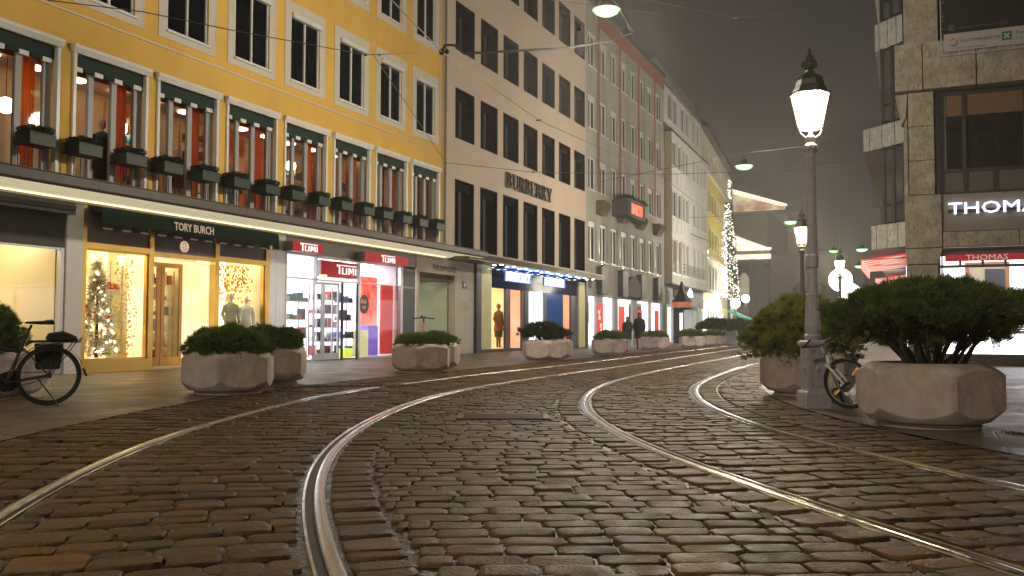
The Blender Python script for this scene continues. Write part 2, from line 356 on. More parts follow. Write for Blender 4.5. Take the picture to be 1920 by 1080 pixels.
for _ in range(3):      # cut stones fill up to the edging rows
    hs=[]
    for d_ in (-1,1):
        q=rest.copy(); q[:,0]+=q[:,2]*q[:,4]*.5*d_; q[:,1]+=q[:,3]*q[:,4]*.5*d_; q[:,4]=q[:,4]*.5-.002; hs.append(q)
    q=np.concatenate(hs); a1,_k=sdist(CV1,q[:,0],q[:,1]); a2,_k=sdist(CV2,q[:,0],q[:,1]); o_=(a1-q[:,4]*.9>1.055)&(a2+q[:,4]*.9<-1.055)&(q[:,4]>.018); got.append(q[o_]); rest=q[(~o_)&(q[:,4]>.03)]
st=np.concatenate([np.array(stones)]+got)
# keep what a camera near here could see
v=st[:,:2]-np.array([CAMP.x,CAMP.y]); f_=np.array([-math.sin(YAW),math.cos(YAW)]); r_=np.array([math.cos(YAW),math.sin(YAW)])
dz=v@f_; dx=v@r_; st=st[(dz>.8)&(np.abs(dx)<dz*.75+2.5)]
N=len(st); 
# template: rounded top (8-gon rings)
ring=[(-1,-.7),(-.75,-1),(.75,-1),(1,-.7),(1,.7),(.75,1),(-.75,1),(-1,.7)]
T_=[]
for sc,z_ in ((1.0,-.03),(1.0,-.007),(.972,-.0008),(.935,.0012),(.72,.0022)):
    for x_,y_ in ring: T_.append((x_*sc,y_*sc,z_,sc))
T_.append((0,0,.0028,0)); T_=np.array(T_); nv=len(T_)
F_=[]
for k in range(4):
    for j in range(8): F_.append((k*8+j,k*8+(j+1)%8,(k+1)*8+(j+1)%8,(k+1)*8+j))
for j in range(8): F_.append((32+j,32+(j+1)%8,40))
hl=st[:,4][:,None]; hw=st[:,5][:,None]
# keep inset absolute so that edges round over ~1 cm
jit=rg.normal(0,.004,(N,nv,2)); jit[:,:8]=jit[:,8:16]
lx=T_[None,:,0]*hl; ly=T_[None,:,1]*hw
ins=(1-T_[None,:,3])
X_=np.sign(T_[None,:,0])*np.maximum(np.abs(T_[None,:,0]/np.maximum(T_[None,:,3],.01))*hl-ins*.12*.8,0) if False else lx
tx=rg.normal(0,.010,(N,1)); ty=rg.normal(0,.02,(N,1)); hz=rg.normal(-.001,.0028,(N,1))
lz=T_[None,:,2]+hz+lx*tx+ly*ty+rg.normal(0,.0008,(N,nv)); lz[:,:8]=-.03
lx=lx+jit[:,:,0]; ly=ly+jit[:,:,1]*.7
gx=st[:,0][:,None]+st[:,2][:,None]*lx-st[:,3][:,None]*ly; gy=st[:,1][:,None]+st[:,3][:,None]*lx+st[:,2][:,None]*ly
co=np.stack([gx,gy,lz],-1).reshape(-1,3)
me=bpy.data.meshes.new('cobblestones')
nq=32; loops=[]; 
Fq=np.array(F_[:32]); Ft=np.array(F_[32:])
tpl=np.concatenate([Fq.ravel(),Ft.ravel()]); ll=np.array([4]*32+[3]*8)
me.vertices.add(N*nv); me.vertices.foreach_set('co',co.ravel())
li=(tpl[None,:]+np.arange(N)[:,None]*nv).ravel(); me.loops.add(len(li)); me.loops.foreach_set('vertex_index',li)
tot=np.tile(ll,N); start=np.concatenate([[0],np.cumsum(tot)[:-1]]); me.polygons.add(len(tot)); me.polygons.foreach_set('loop_start',start); me.polygons.foreach_set('loop_total',tot)
me.polygons.foreach_set('use_smooth',[True]*len(tot))
me.update(calc_edges=True); me.validate()
ca=me.color_attributes.new('tone','FLOAT_COLOR','POINT')
b_=rg.uniform(.6,1.3,N); hue=rg.normal(0,.07,N); tone=np.stack([b_*(1+hue),b_,b_*(1-hue*.9),np.ones(N)],1)
ca.data.foreach_set('color',np.repeat(tone,nv,axis=0).ravel().astype(np.float32))
me.materials.append(sett); o=bpy.data.objects.new('cobblestones',me); COL.objects.link(o); tag(o,kind='structure')
# service cover in the cobbles
m=MB(); m.m=0; m.box(-.42,.42,-.2,.2,-.03,.012)
m.box(-.46,.46,-.24,-.2,-.03,.016); m.box(-.46,.46,.2,.24,-.03,.016); m.box(-.46,-.42,-.2,.2,-.03,.016); m.box(.42,.46,-.2,.2,-.03,.016)
for k in range(7): m.box(-.4,.4,-.17+k*.052,-.15+k*.052,.012,.017)
o=m.build('drain_cover',mat('rusty_cast_iron',(.06,.035,.022),.45,noise=.3,nscale=15,bump=.5),loc=(11.23,-4.55,.002)); o.rotation_euler=(0,0,YAW); tag(o,'rusty rectangular iron cover set into the wet cobbles','drain cover')
#@@BUILDINGS
# ------------------------------------------------------------------ yellow building
PW=[-4.75,-2.55,-.35,1.81,3.99,6.17,8.38,10.57,12.76]          # tall first-floor windows, width 1.92
ORD=['ninth','eighth','seventh','sixth','fifth','fourth','third','second','first']
Y0,Y1=-7.0,15.12
yb=thing('yellow_building','long yellow stucco building with tall lit shop windows above a dark canopy','building',(0,Y0,0))
YL=(0,Y0,0)
holes=[(y,y+1.9,3.62,6.38) for y in PW]
UP=[4.01-2.19*3+.0*k for k in range(0)]
UX=[-4.75,-2.56,-.37,1.82,4.01,6.17,8.40,10.59,12.81]
for y in UX:
    holes.append((y+.26,y+1.53,7.5,9.3)); holes.append((y+.26,y+1.53,10.72,12.5))
m=MB(); m.wall(Y0,Y1,3.34,14.2,holes)
m.quad((0,Y0,3.3),(-12,Y0,3.3),(-12,Y0,14.2),(0,Y0,14.2)); m.quad((0,Y1,3.35),(0,Y1,14.2),(-12,Y1,14.2),(-12,Y1,3.35)); m.quad((-12,Y0,0),(-12,Y1,0),(-12,Y1,14.2),(-12,Y0,14.2)); m.quad((-.9,Y0,0),(-12,Y0,0),(-12,Y0,3.3),(-.9,Y0,3.3))
m.quad((-.01,Y0,3.345),(-12,Y0,3.345),(-12,Y1,3.345),(-.01,Y1,3.345))
m.build('wall',plaster_y,yb,W=YL)
m=MB(); m.box(-12,.35,Y0,Y1,14.2,14.45); m.ext([(.3,14.45),(-6,17.4),(-12,14.45)],'y',Y0,Y1); m.build('roof',roof_m,yb,W=YL)
m=MB(); m.box(0.002,.03,Y0,14.75,7.06,7.10); m.box(0.002,.03,14.71,14.75,7.1,14.2); m.box(.002,.02,14.95,14.98,3.6,14.2); m.build('string_course',trim_w,yb,W=YL)
m=MB(); m.tube([(.07,15.0,3.6),(.07,15.0,14.2)],.045,8); m.build('downpipe',mat('zinc_pipe',(.2,.17,.12),.5),yb,W=YL)
# upper windows: surround (painted band), frame, pane, shutter box
def std_window(parent, fm, pm, w, h, dp=.16, mull=(.5,), fw=.05, sill=True, box=0, bm=None, jamb=0):
    o=MB(); a,b=0,w; X=-dp
    o.box(X-.05,X,a,a+fw,0,h); o.box(X-.05,X,b-fw,b,0,h); o.box(X-.05,X,a+fw,b-fw,0,fw); o.box(X-.05,X,a+fw,b-fw,h-fw,h)
    for q in mull: o.box(X-.05,X+.006,w*q-fw*.55,w*q+fw*.55,fw,h-fw)
    if sill: o.box(X+.002,.06,-.04,w+.04,-.05,-.004)
    win=o.build('window',fm,parent)
    p=MB(); p.quad((X-.035,fw,fw),(X-.035,w-fw,fw),(X-.035,w-fw,h-fw),(X-.035,fw,h-fw)); p.build('pane',pm,win)
    if box:
        s=MB(); s.box(X+.004,X+.12,.0,w,h-box,h); s.build('shutter_box',bm or fm,win)
    return win
m=MB()
for y in UX:
    for zb in (7.3,10.5):
        for (a,b,c,d) in ((y,y+1.79,zb,zb+.03),(y,y+1.79,zb+2.27,zb+2.3),(y,y+.03,zb+.03,zb+2.27),(y+1.76,y+1.79,zb+.03,zb+2.27)): m.box(.002,.016,a,b,c,d)
        for (a,b,c,d) in ((y+.03,y+.26,zb+.03,zb+2.27),(y+1.53,y+1.76,zb+.03,zb+2.27),(y+.26,y+1.53,zb+.03,zb+.2),(y+.26,y+1.53,zb+2.0,zb+2.27)): m.box(.002,.012,a,b,c,d)
m.build('window_surround',trim_w,yb,W=YL)
w0=std_window(yb,frame_w,dark_glass,1.27,1.8,dp=.03,box=.13,bm=frame_w); first=True
for y in UX:
    for zb in (7.5,10.72):
        if first: w0.location=(0,y+.26-Y0,zb); first=False
        else: ctree(w0,yb,(0,y+.26-Y0,zb))
# french windows
fr=MB()
fr.box(-.06,.05,0,.07,0,2.62); fr.box(-.06,.05,1.83,1.9,0,2.62)
fr.ext([(.0,2.6),(.07,2.6),(.12,2.7),(.12,2.76),(.0,2.78)],'y',-.04,1.94)
fw=fr.build('french_window',frame_w,yb)
ps=MB()
for a,b in ((.10,.2),(.5,.62),(1.07,1.2),(1.66,1.74),(1.76,1.82)): ps.box(-.2,-.12,a,b,0,2.5)
ps.box(-.2,-.12,.2,1.76,0.0,.06); ps.build('post',mat('grey_painted_post',(.34,.34,.36),.5),fw)
aw=MB(); aw.box(-.1,-.04,.08,1.82,2.36,2.6)
for k in range(7):
    a=.08+k*.249
    if k%2: aw.box(-.09,-.05,a,a+.249,2.30,2.36)
aw.m=1
for k in range(0,7,2):
    a=.08+k*.249; aw.box(-.092,-.038,a,a+.2,2.27,2.30+.06)
aw.build('awning',[green_awn,frame_w],fw)
cu=MB()
for k in range(10):
    a=1.26+k*.036; cu.quad((-.3-.03*(k%2),a,0),(-.3-.03*((k+1)%2),a+.036,0),(-.3-.03*((k+1)%2),a+.036,2.5),(-.3-.03*(k%2),a,2.5))
cu.build('curtain',orange,fw)
gp=MB(); gp.quad((-.16,.1,.06),(-.16,1.8,.06),(-.16,1.8,2.5),(-.16,.1,2.5)); gp.build('pane',glass2,fw)
for i,y in enumerate(PW):
    if i==0: fw.location=(0,y-Y0,3.7)
    else: ctree(fw,yb,(0,y-Y0,3.7))
# first floor rooms behind the tall windows
cream_w=mat('cream_room_wall',(.5,.33,.19),.8,noise=.05)
m=MB(); m.quad((-3.2,Y0,3.4),(-3.2,Y1,3.4),(-3.2,Y1,6.7),(-3.2,Y0,6.7)); m.quad((-.26,Y0,6.62),(-3.2,Y0,6.62),(-3.2,Y1,6.62),(-.26,Y1,6.62)); m.box(-3.2,-.25,Y0,Y1,3.36,3.6)
for y in (-2.7,12.66): m.box(-3.2,-.24,y-.04,y+.04,3.6,6.62)
m.build('room_lining',cream_w,yb,W=YL)
warm=emis('warm_room_light',(1,.74,.42),7.5); warm2=emis('warm_room_light_bright',(1,.8,.5),10)
m=MB()
for k,y in enumerate(np.arange(-6.2,14.8,1.1)):
    m.box(-1.9,-1.75,y,y+.15,6.56,6.60); m.box(-2.6,-2.35,y+.3,y+.55,6.56,6.60)
m.build('ceiling_light',warm2,yb,W=YL)
m=MB()   # orange room dividers seen deeper in the rooms
for y in (-1.0,2.9,6.6,7.9,10.1,12.2): m.box(-2.2,-2.16,y,y+.6,3.6,6.3)
for y in (11.6,13.3,13.9,14.5): m.box(-.6,-.57,y,y+.42,3.6,6.4)
m.box(-.5,-.46,Y0+.1,12.6,6.02,6.5)
m.build('divider_panel',mat('orange_lacquer',(.6,.12,.02),.4,noise=.1),yb,W=YL)
def mannequin(loc,rz,coat,skirt,label,group=None,skin=(.75,.7,.62),h=1.55,hat=None):
    t=thing('mannequin',label,'mannequin',loc,rz,group); k=h/1.6
    b=MB(); P=[(0,0,0),(.0,0,.02)]
    for s in (-.075,.075): b.tube([(s,.0,.03*k),(s,-.0,.40*k),(s*.9,0,.80*k)],[.035*k,.045*k,.07*k],8); b.ball((s,-.05,.03),.05,8,5,(.7,1.6,.5))
    b.tube([(0,0,.78*k),(0,0,.95*k),(0,0,1.15*k),(0,0,1.3*k),(0,0,1.36*k),(0,0,1.43*k)],[.12*k,.10*k,.13*k,.13*k,.05*k,.04*k],10)
    b.ball((0,0,1.52*k),.095*k,12,8,(.8,.95,1.15)); body=sharp(b.build('body',mat('mannequin_%d%d'%(int(skin[0]*99),int(skin[2]*99)),skin,.4),t),60)
    c=MB(); c.lathe([(.19*k,.62*k),(.17*k,.8*k),(.14*k,.98*k),(.17*k,1.2*k),(.16*k,1.3*k),(.06*k,1.37*k)],12)
    for s in (-1,1): c.tube([(s*.16*k,0,1.29*k),(s*.23*k,.02,1.05*k),(s*.2*k,-.1,.82*k)],[.06*k,.05*k,.042*k],8)
    sharp(c.build('coat',coat,t),50)
    if skirt: e=MB(); e.lathe([(.15*k,.38*k),(.16*k,.66*k)],12); sharp(e.build('skirt',skirt,t),50)
    return t
navy=mat('navy_cloth',(.01,.012,.02),.8); whitecloth=mat('white_cloth',(.7,.68,.6),.8); tan=mat('tan_cloth',(.35,.16,.07),.8); grey_c=mat('grey_cloth',(.1,.1,.1),.9); olive=mat('olive_cloth',(.25,.22,.08),.8)
mannequin((-.9,1.2,3.62),1.2,navy,navy,'mannequin in a long navy coat behind the seventh tall window',h=1.75)
mannequin((-1.0,3.5,3.62),1.2,mat('taupe_cloth',(.16,.1,.07),.8),None,'mannequin in a taupe jacket behind the sixth tall window',h=1.6)
mannequin((-.9,5.3,3.62),1.2,mat('pale_blue_cloth',(.2,.35,.5),.8),None,'mannequin in a pale blue top behind the fifth tall window',h=1.45)
def globe_lamp_in(loc,r,label):
    t=thing('pendant_lamp',label,'lamp',loc); m=MB(); m.ball((0,0,0),r,14,9); sharp(m.build('lamp_shade',emis('lit_globe',(1,.9,.65),9),t)); m=MB(); m.tube([(0,0,r*.9),(0,0,6.6-loc[2])],.008,5); m.build('cord',black_m,t)
globe_lamp_in((-1.7,2.35,5.5),.2,'glowing globe lamp behind the mannequin in the seventh tall window')
globe_lamp_in((-1.0,-1.0,5.2),.16,'glowing globe lamp in the leftmost tall window')
globe_lamp_in((-1.4,8.3,5.6),.15,'glowing globe lamp in the fourth tall window from the corner')
goldshelf=mat('gilt_metal',(.7,.45,.12),.3,metal=.9)
def shelf_rack(loc,w,h,n,label,cols,mt,group=None,items=True,depth=.35,itm=None):
    t=thing('display_shelf',label,'shelf',loc,0,group)
    f=MB()
    for a in (0,w): 
        for x in (0,-depth): f.box(x-.015,x+.015,a-.015,a+.015,0,h)
    for k in range(n): f.box(-depth,0,.016,w-.016,h*k/n+.03,h*k/n+.05)
    f.build('frame',mt,t)
    r=random.Random(int(loc[1]*97)); 
    if items:
        by={}
        for k in range(n):
            y=.05
            while y<w-.12:
                ww=r.uniform(.07,.2); hh=min(h/n-.08,r.uniform(.08,.3)); by.setdefault(r.randrange(len(cols)),[]).append((y,ww,hh,h*k/n+.05)); y+=ww+r.uniform(.02,.1)
        for ci,L_ in by.items():
            q=MB()
            for (y,ww,hh,z_) in L_:
                q.ext([(y,z_),(y+ww,z_),(y+ww*.92,z_+hh),(y+ww*.08,z_+hh)],'x',-depth*.85,-.06)
            q.build('goods',cols[ci],t)
    return t
c_goods=[mat('goods_tan',(.4,.2,.08),.6),mat('goods_black',(.02,.02,.02),.5),mat('goods_cream',(.7,.62,.45),.6),mat('goods_red',(.45,.04,.03),.5),mat('goods_teal',(.03,.2,.22),.5)]
shelf_rack((-1.4,2.0,3.62),.75,2.4,5,'gilt shelf behind the navy-coated mannequin upstairs',c_goods,goldshelf)
shelf_rack((-1.4,4.3,3.62),.8,2.4,5,'gilt shelf beside the taupe jacket upstairs',c_goods,goldshelf)
shelf_rack((-1.3,8.2,3.62),1.0,2.2,4,'gilt shelf in the fourth tall window from the corner',c_goods,goldshelf)
shelf_rack((-1.3,10.4,3.62),1.0,2.2,4,'gilt shelf in the third tall window from the corner',c_goods,goldshelf)
# railing flower boxes
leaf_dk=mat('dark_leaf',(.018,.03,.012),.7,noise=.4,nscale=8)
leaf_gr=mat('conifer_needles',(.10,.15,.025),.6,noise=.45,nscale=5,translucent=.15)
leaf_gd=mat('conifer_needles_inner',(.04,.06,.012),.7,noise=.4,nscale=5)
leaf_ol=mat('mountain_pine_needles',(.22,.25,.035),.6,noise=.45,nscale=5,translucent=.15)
bark=mat('twisted_bark',(.06,.04,.028),.9,noise=.4,nscale=12)
def tufts(mb, cen, nrm, n, ln, wd, spread, rs):
    """needle tufts: cen (k,3), nrm (k,3) -> n thin triangles each"""
    k=len(cen); d=nrm[:,None,:]+rs.normal(0,spread,(k,n,3)); d/=np.linalg.norm(d,axis=2,keepdims=True)
    q=np.cross(d,rs.normal(0,1,(k,n,3))); q/=np.maximum(np.linalg.norm(q,axis=2,keepdims=True),1e-6)
    L_=ln*rs.uniform(.6,1.25,(k,n,1)); b=cen[:,None,:]+rs.normal(0,ln*.25,(k,n,3))
    v=np.stack([b-q*wd,b+q*wd,b+d*L_],2).reshape(-1,3); m_=len(v)//3; B=len(mb.v)
    mb.v+= [tuple(p) for p in v.tolist()]; mb.f+=[(B+3*i,B+3*i+1,B+3*i+2) for i in range(m_)]; mb.mi+=[mb.m]*m_
def flower_box(seed):
    t=bpy.data.objects.new('flower_box',None); COL.objects.link(t)
    b=MB(); b.box(.08,.46,.06,.60,0,.20); b.box(.07,.47,.05,.61,.201,.222); b.build('trough',green_box,t)
    r_=MB()
    for k in range(4): r_.tube([(.10,.10+k*.15,-.02),(.10,.10+k*.15,-.62)],.011,6)
    for k in (0,1): r_.tube([(.08,.08+k*.54,.05),(-.05,.08+k*.54,.05)],.01,6)
    r_.build('railing',black_m,t)
    rs=np.random.default_rng(seed); c=rs.uniform([.09,.07,.2],[.45,.59,.35],(460,3)); c[:,2]=np.minimum(c[:,2],.35-.9*np.clip(np.abs(c[:,1]-.33)-.18,0,1))
    f=MB(); tufts(f,c,np.tile([[0.2,0,1.]],(460,1)),10,.04,.010,.8,rs); f.build('shrub',leaf_dk,t)
    return t
fb0=None
for i,y in enumerate(PW[1:],1):
    for j,dy in enumerate((-.24,.90)):
        if y+dy<-3.0: pass
        o=flower_box(5) if fb0 is None else ctree(fb0); fb0=fb0 or o
        o.location=(0,y+dy,4.24); tag(o,'dark green flower box, %s one under the %s tall window from the downpipe'%(('left','right')[j],ORD[i]),'flower box','flower boxes along the tall windows')
# uplights standing on the canopy between tall windows
up0=None
for i in range(1,9):
    y=PW[i]-.3
    if up0 is None:
        up0=thing('uplight','x','uplight',(0,0,0)); m=MB(); m.box(.3,.62,0,.24,.0,.13); m.ext([(.3,.13),(.62,.13),(.58,.19),(.34,.19)],'y',.01,.23); m.build('housing',mat('pale_grey_housing',(.4,.4,.42),.5),up0); q=MB(); q.box(.32,.5,.03,.21,.19,.192); q.build('lens',mat('clear_lens',(.6,.6,.6),.1),up0); o=up0
    else: o=ctree(up0)
    o.location=(0,y,3.58); tag(o,'small pale grey uplight on the canopy left of the %s tall window from the downpipe'%ORD[i],'uplight','uplights on the canopy')
# canopy
cw=1.5; cyl=15.45
cn=thing('canopy','long dark-edged canopy with cream underside over the yellow building shops','canopy',(0,Y0,3.3))
CL=(0,Y0,3.3)
m=MB(); m.ext([(cw,3.36),(cw+.03,3.40),(cw+.03,3.55),(cw-.02,3.575),(cw-.05,3.575),(cw-.05,3.36)],'y',Y0,cyl); m.build('fascia',canopy_dk,cn,W=CL)
m=MB(); m.box(cw-.10,cw-.01,Y0,cyl,3.576,3.592); m.build('edge_trim',rust_m,cn,W=CL)
m=MB(); m.box(.002,cw-.052,Y0,cyl,3.50,3.575); m.build('deck',canopy_dk,cn,W=CL)
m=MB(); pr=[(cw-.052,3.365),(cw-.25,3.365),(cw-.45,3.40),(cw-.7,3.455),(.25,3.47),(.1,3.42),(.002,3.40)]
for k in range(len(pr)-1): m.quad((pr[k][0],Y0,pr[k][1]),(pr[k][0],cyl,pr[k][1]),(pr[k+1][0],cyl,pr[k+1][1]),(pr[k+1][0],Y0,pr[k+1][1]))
m.build('soffit',mat('glowing_cream_soffit',(.78,.72,.52),.6,noise=.03,emit=(1,.9,.58),es=.36),cn,W=CL)  # soffit emits by itself in place of light falling on it
m=MB()
m=MB(); m.box(.012,.055,Y0,Y1,3.350,3.358); m.build('added_strip_light',emis('added_strip_glow',(1,.92,.68),4),cn,W=CL); m=MB(); m.box(.07,.085,Y0,Y1,3.34,3.382); m.box(.003,.0699,Y0,Y1,3.338,3.345); m.build('added_strip_lip',cream,cn,W=CL)  # added strip brightens the soffit, kept out of sight by an added lip
m=MB()
for y in np.arange(-5,15,4.0): m.box(cw+.031,cw+.034,y,y+.012,3.38,3.56)
m.build('fascia_joint',black_m,cn,W=CL)
# ---- shopfronts (ground floor of the yellow building)
def interior(parent,y0,y1,z1,depth,back,side,ceil_s=6,ccol=(1,.9,.7),W=YL,name='shop_interior',floor=None,x0=-.25):
    m=MB(); m.quad((-depth,y0,.02),(-depth,y1,.02),(-depth,y1,z1),(-depth,y0,z1)); m.build(name,back,parent,W=W)
    m=MB(); m.quad((x0,y0,.02),(-depth,y0,.02),(-depth,y0,z1),(x0,y0,z1)); m.quad((x0,y1,.02),(x0,y1,z1),(-depth,y1,z1),(-depth,y1,.02)); m.quad((x0,y0,z1),(-depth,y0,z1),(-depth,y1,z1),(x0,y1,z1)); m.quad((x0,y0,.02),(x0,y1,.02),(-depth,y1,.02),(-depth,y0,.02)); m.build('interior_lining',side,parent,W=W)
    m=MB(); n=max(1,int((y1-y0)/.9))
    for k in range(n):
        a=y0+(y1-y0)*(k+.25)/n; b=y0+(y1-y0)*(k+.75)/n; m.box(-depth*.75,-depth*.3,a,b,z1-.05,z1-.02)
    m.build('ceiling_light',emis('shop_light_%d_%d'%(int(ceil_s*10),int(ccol[2]*99)),ccol,ceil_s),parent,W=W)
lin_warm=mat('warm_shop_lining',(.8,.68,.42),.6); lin_white=mat('white_shop_lining',(.85,.85,.88),.5)
def glowwall(name,c1,c2,s,scale=2,thr=(.35,.65),stretch=(1,1,1)):  # surface emits its own colour, standing in for light falling on it
    m=bpy.data.materials.new(name); m.use_nodes=True; t=m.node_tree; L=t.links.new; p=t.nodes['Principled BSDF']
    c=t.nodes.new('ShaderNodeTexCoord'); mp=t.nodes.new('ShaderNodeMapping'); mp.inputs['Scale'].default_value=stretch; L(c.outputs['Object'],mp.inputs[0]); n=t.nodes.new('ShaderNodeTexNoise'); n.inputs['Scale'].default_value=scale; n.inputs['Detail'].default_value=5; L(mp.outputs[0],n.inputs['Vector'])
    r=t.nodes.new('ShaderNodeValToRGB'); r.color_ramp.elements[0].position=thr[0]; r.color_ramp.elements[0].color=(*c1,1); r.color_ramp.elements[1].position=thr[1]; r.color_ramp.elements[1].color=(*c2,1); L(n.outputs['Fac'],r.inputs[0])
    L(r.outputs[0],p.inputs['Base Color']); L(r.outputs[0],p.inputs['Emission Color']); p.inputs['Emission Strength'].default_value=s; p.inputs['Roughness'].default_value=.6
    return m
gw_cream=glowwall('glowing_cream_wall',(.8,.62,.28),(.95,.85,.55),.75,1.2)
gw_gold=glowwall('glowing_gold_display',(.55,.36,.10),(1,.9,.6),1.3,5,(.38,.6),(1,1,.6))
gw_white=glowwall('glowing_white_wall',(.75,.8,.9),(1,1,1),1.5,1.0)
# shop 0 : dark blind
s0=MB(); s0.box(-.06,.0,Y0,-.42,2.44,3.34); s0.build('dark_fascia',mat('charcoal_panel',(.04,.036,.036),.6,noise=.1),yb,W=YL)
b0=thing('roller_blind','charcoal roller blind cassette above the leftmost shop window','blind',(0.02,Y0,3.1)); m=MB(); m.ext([(0,.02),(.14,.0),(.22,.05),(.24,.14),(.2,.22),(0,.24)],'y',0,-.42-Y0+.03); m.build('cassette',mat('charcoal_metal',(.05,.045,.045),.35),b0); m=MB(); m.ext([(.1,-.03),(.24,-.03),(.25,.03),(.12,.0)],'y',.02,-.42-Y0+.01); m.build('front_bar',mat('charcoal_metal2',(.075,.07,.07),.3),b0)
m=MB(); m.box(-.1,0,-.5,-.42,.02,2.44); m.box(-.1,0,Y0,-.5,.02,.16); m.box(-.08,-.01,Y0,-.5,2.4,2.44); m.box(-.09,-.01,-2.9,-2.84,.16,2.4); m.build('shop_frame',frame_g,yb,W=YL)
m=MB(); m.quad((-.05,Y0,.16),(-.05,-.5,.16),(-.05,-.5,2.4),(-.05,Y0,2.4)); m.build('shop_pane',glass,yb,W=YL)
interior(yb,Y0,-.42,2.9,2.2,gw_cream,lin_warm,7,(1,.88,.6))
m=MB(); m.box(-1.3,-1.2,-1.55,-1.2,.02,2.6); m.ext([(-1.55,.02),(-1.2,.02),(-1.2,2.6),(-1.62,2.6)],'x',-1.15,-1.1); m.build('display_column',mat('olive_panel',(.45,.36,.14),.6),yb,W=YL)
m=MB(); m.box(-.35,0.03,-.40,-.02,0,3.34); m.build('pillar',mat('white_lacquer_pillar',(.68,.65,.66),.35,noise=.04),yb,W=YL)
# Tory Burch front
m=MB()
for a,b,z0,z1 in ((-.02,.07,0,3.36),(1.70,1.82,.0,2.98),(3.70,3.84,0,2.9),(5.52,5.66,0,2.9),(.07,1.7,0,.25),(3.84,5.52,0,.25),(.07,1.70,2.48,2.6),(1.82,3.70,2.45,2.55),(3.84,5.52,2.48,2.6)): m.box(-.14,.03,a,b,z0,z1)
for a,b,z0,z1 in ((.07,.10,.25,2.48),(1.67,1.7,.25,2.48),(3.84,3.87,.25,2.48),(5.49,5.52,.25,2.48),(.1,1.67,2.45,2.48),(.1,1.67,.25,.28)): m.box(-.1,-.02,a,b,z0,z1)
m.build('brass_shopfront',gold,yb,W=YL)
m=MB(); m.box(-.1,-.01,.07,1.7,2.6,3.34); m.box(-.1,-.01,1.82,3.7,2.55,3.34); m.box(-.1,-.01,3.84,5.52,2.6,3.34); m.box(-.12,-.01,5.66,5.7,0,3.34); m.build('plum_panel',mat('plum_grey_panel',(.2,.15,.17),.5),yb,W=YL)
m=MB(); m.quad((-.06,.1,.28),(-.06,1.67,.28),(-.06,1.67,2.45),(-.06,.1,2.45)); m.quad((-.06,3.87,.28),(-.06,5.49,.28),(-.06,5.49,2.48),(-.06,3.87,2.48)); m.build('shop_pane',glass,yb,W=YL)
# recessed door
m=MB(); DX=-.55
m.box(DX-.05,DX,1.86,1.94,.04,2.38); m.box(DX-.05,DX,2.50,2.6,.04,2.38); m.box(DX-.05,DX,2.62,2.72,.04,2.38); m.box(DX-.05,DX,3.18,3.26,.04,2.38); m.box(DX-.05,DX,1.94,2.5,.04,.24); m.box(DX-.05,DX,2.72,3.18,.04,.24); m.box(DX-.05,DX,1.94,2.5,2.28,2.38); m.box(DX-.05,DX,2.72,3.18,2.28,2.38)
dr=m.build('door',mat('oak_brass_door',(.42,.22,.06),.35,metal=.4,noise=.15),yb,W=YL)
m=MB(); m.quad((DX-.02,1.94,.24),(DX-.02,3.18,.24),(DX-.02,3.18,2.3),(DX-.02,1.94,2.3)); m.build('pane',glass2,dr,W=YL) if False else m.build('door_pane',glass2,yb,W=YL)
m=MB(); m.box(-.62,-.14,1.72,1.8,0,2.45); m.box(-.62,-.14,3.28,3.7,0,2.45); m.box(-.62,-.14,1.72,3.7,2.40,2.45); m.build('door_reveal',glowwall('lit_reveal',(.95,.72,.35),(1,.85,.55),.8,1),yb,W=YL)
m=MB(); m.box(-.6,.02,1.84,3.68,0,.035); m.build('door_step',mat('pale_stone_step',(.5,.45,.35),.5),yb,W=YL)
interior(yb,.0,1.78,2.75,1.3,gw_gold,lin_warm,10,(1,.85,.55),x0=-.12)
interior(yb,1.8,3.72,2.75,4.2,glowwall('warm_back_of_shop',(.4,.22,.07),(.8,.55,.25),.5,2),lin_warm,7,(1,.85,.55),x0=-.6)
interior(yb,3.74,5.66,2.75,1.4,glowwall('bright_gold_display',(.85,.72,.4),(1,.93,.68),1.7,1.5),lin_warm,10,(1,.88,.6),x0=-.12)
# glitter curtains in the shop windows
rs=np.random.default_rng(11)
def glitter(y0,y1,z0,z1,x,n,fn,name,label,s=6,col=(1,.85,.5),sz=.012):
    t=MB(); k=0
    while k<n:
        y=rs.uniform(y0,y1); z_=rs.uniform(z0,z1)
        if fn(y,z_): 
            a=sz*rs.uniform(.6,1.6); q=rs.uniform(-.15,.15); t.box(x+q,x+q+.004,y-a,y+a,z_-a,z_+a)
        k+=1
    o=t.build(name,goldshelf if s is None else emis('fairy_light_'+name,col,s),None); o.location=(0,0,0); return tag(o,label,'decoration')
glitter(3.9,5.45,1.1,2.46,-.45,700,lambda y,z_:(z_>2.1-.5*math.sin((y-3.9)*2.2)+rs.normal(0,.12)) or y<4.12+rs.normal(0,.04) or y>5.3,'gold_leaf_garland','garland of gilt leaves framing the right-hand brass shop window',None,sz=.02)
glitter(1.15,1.66,.3,2.44,-.4,350,lambda y,z_:True,'bead_curtain','gilt bead strands hanging at the right of the left brass window',None,sz=.014)
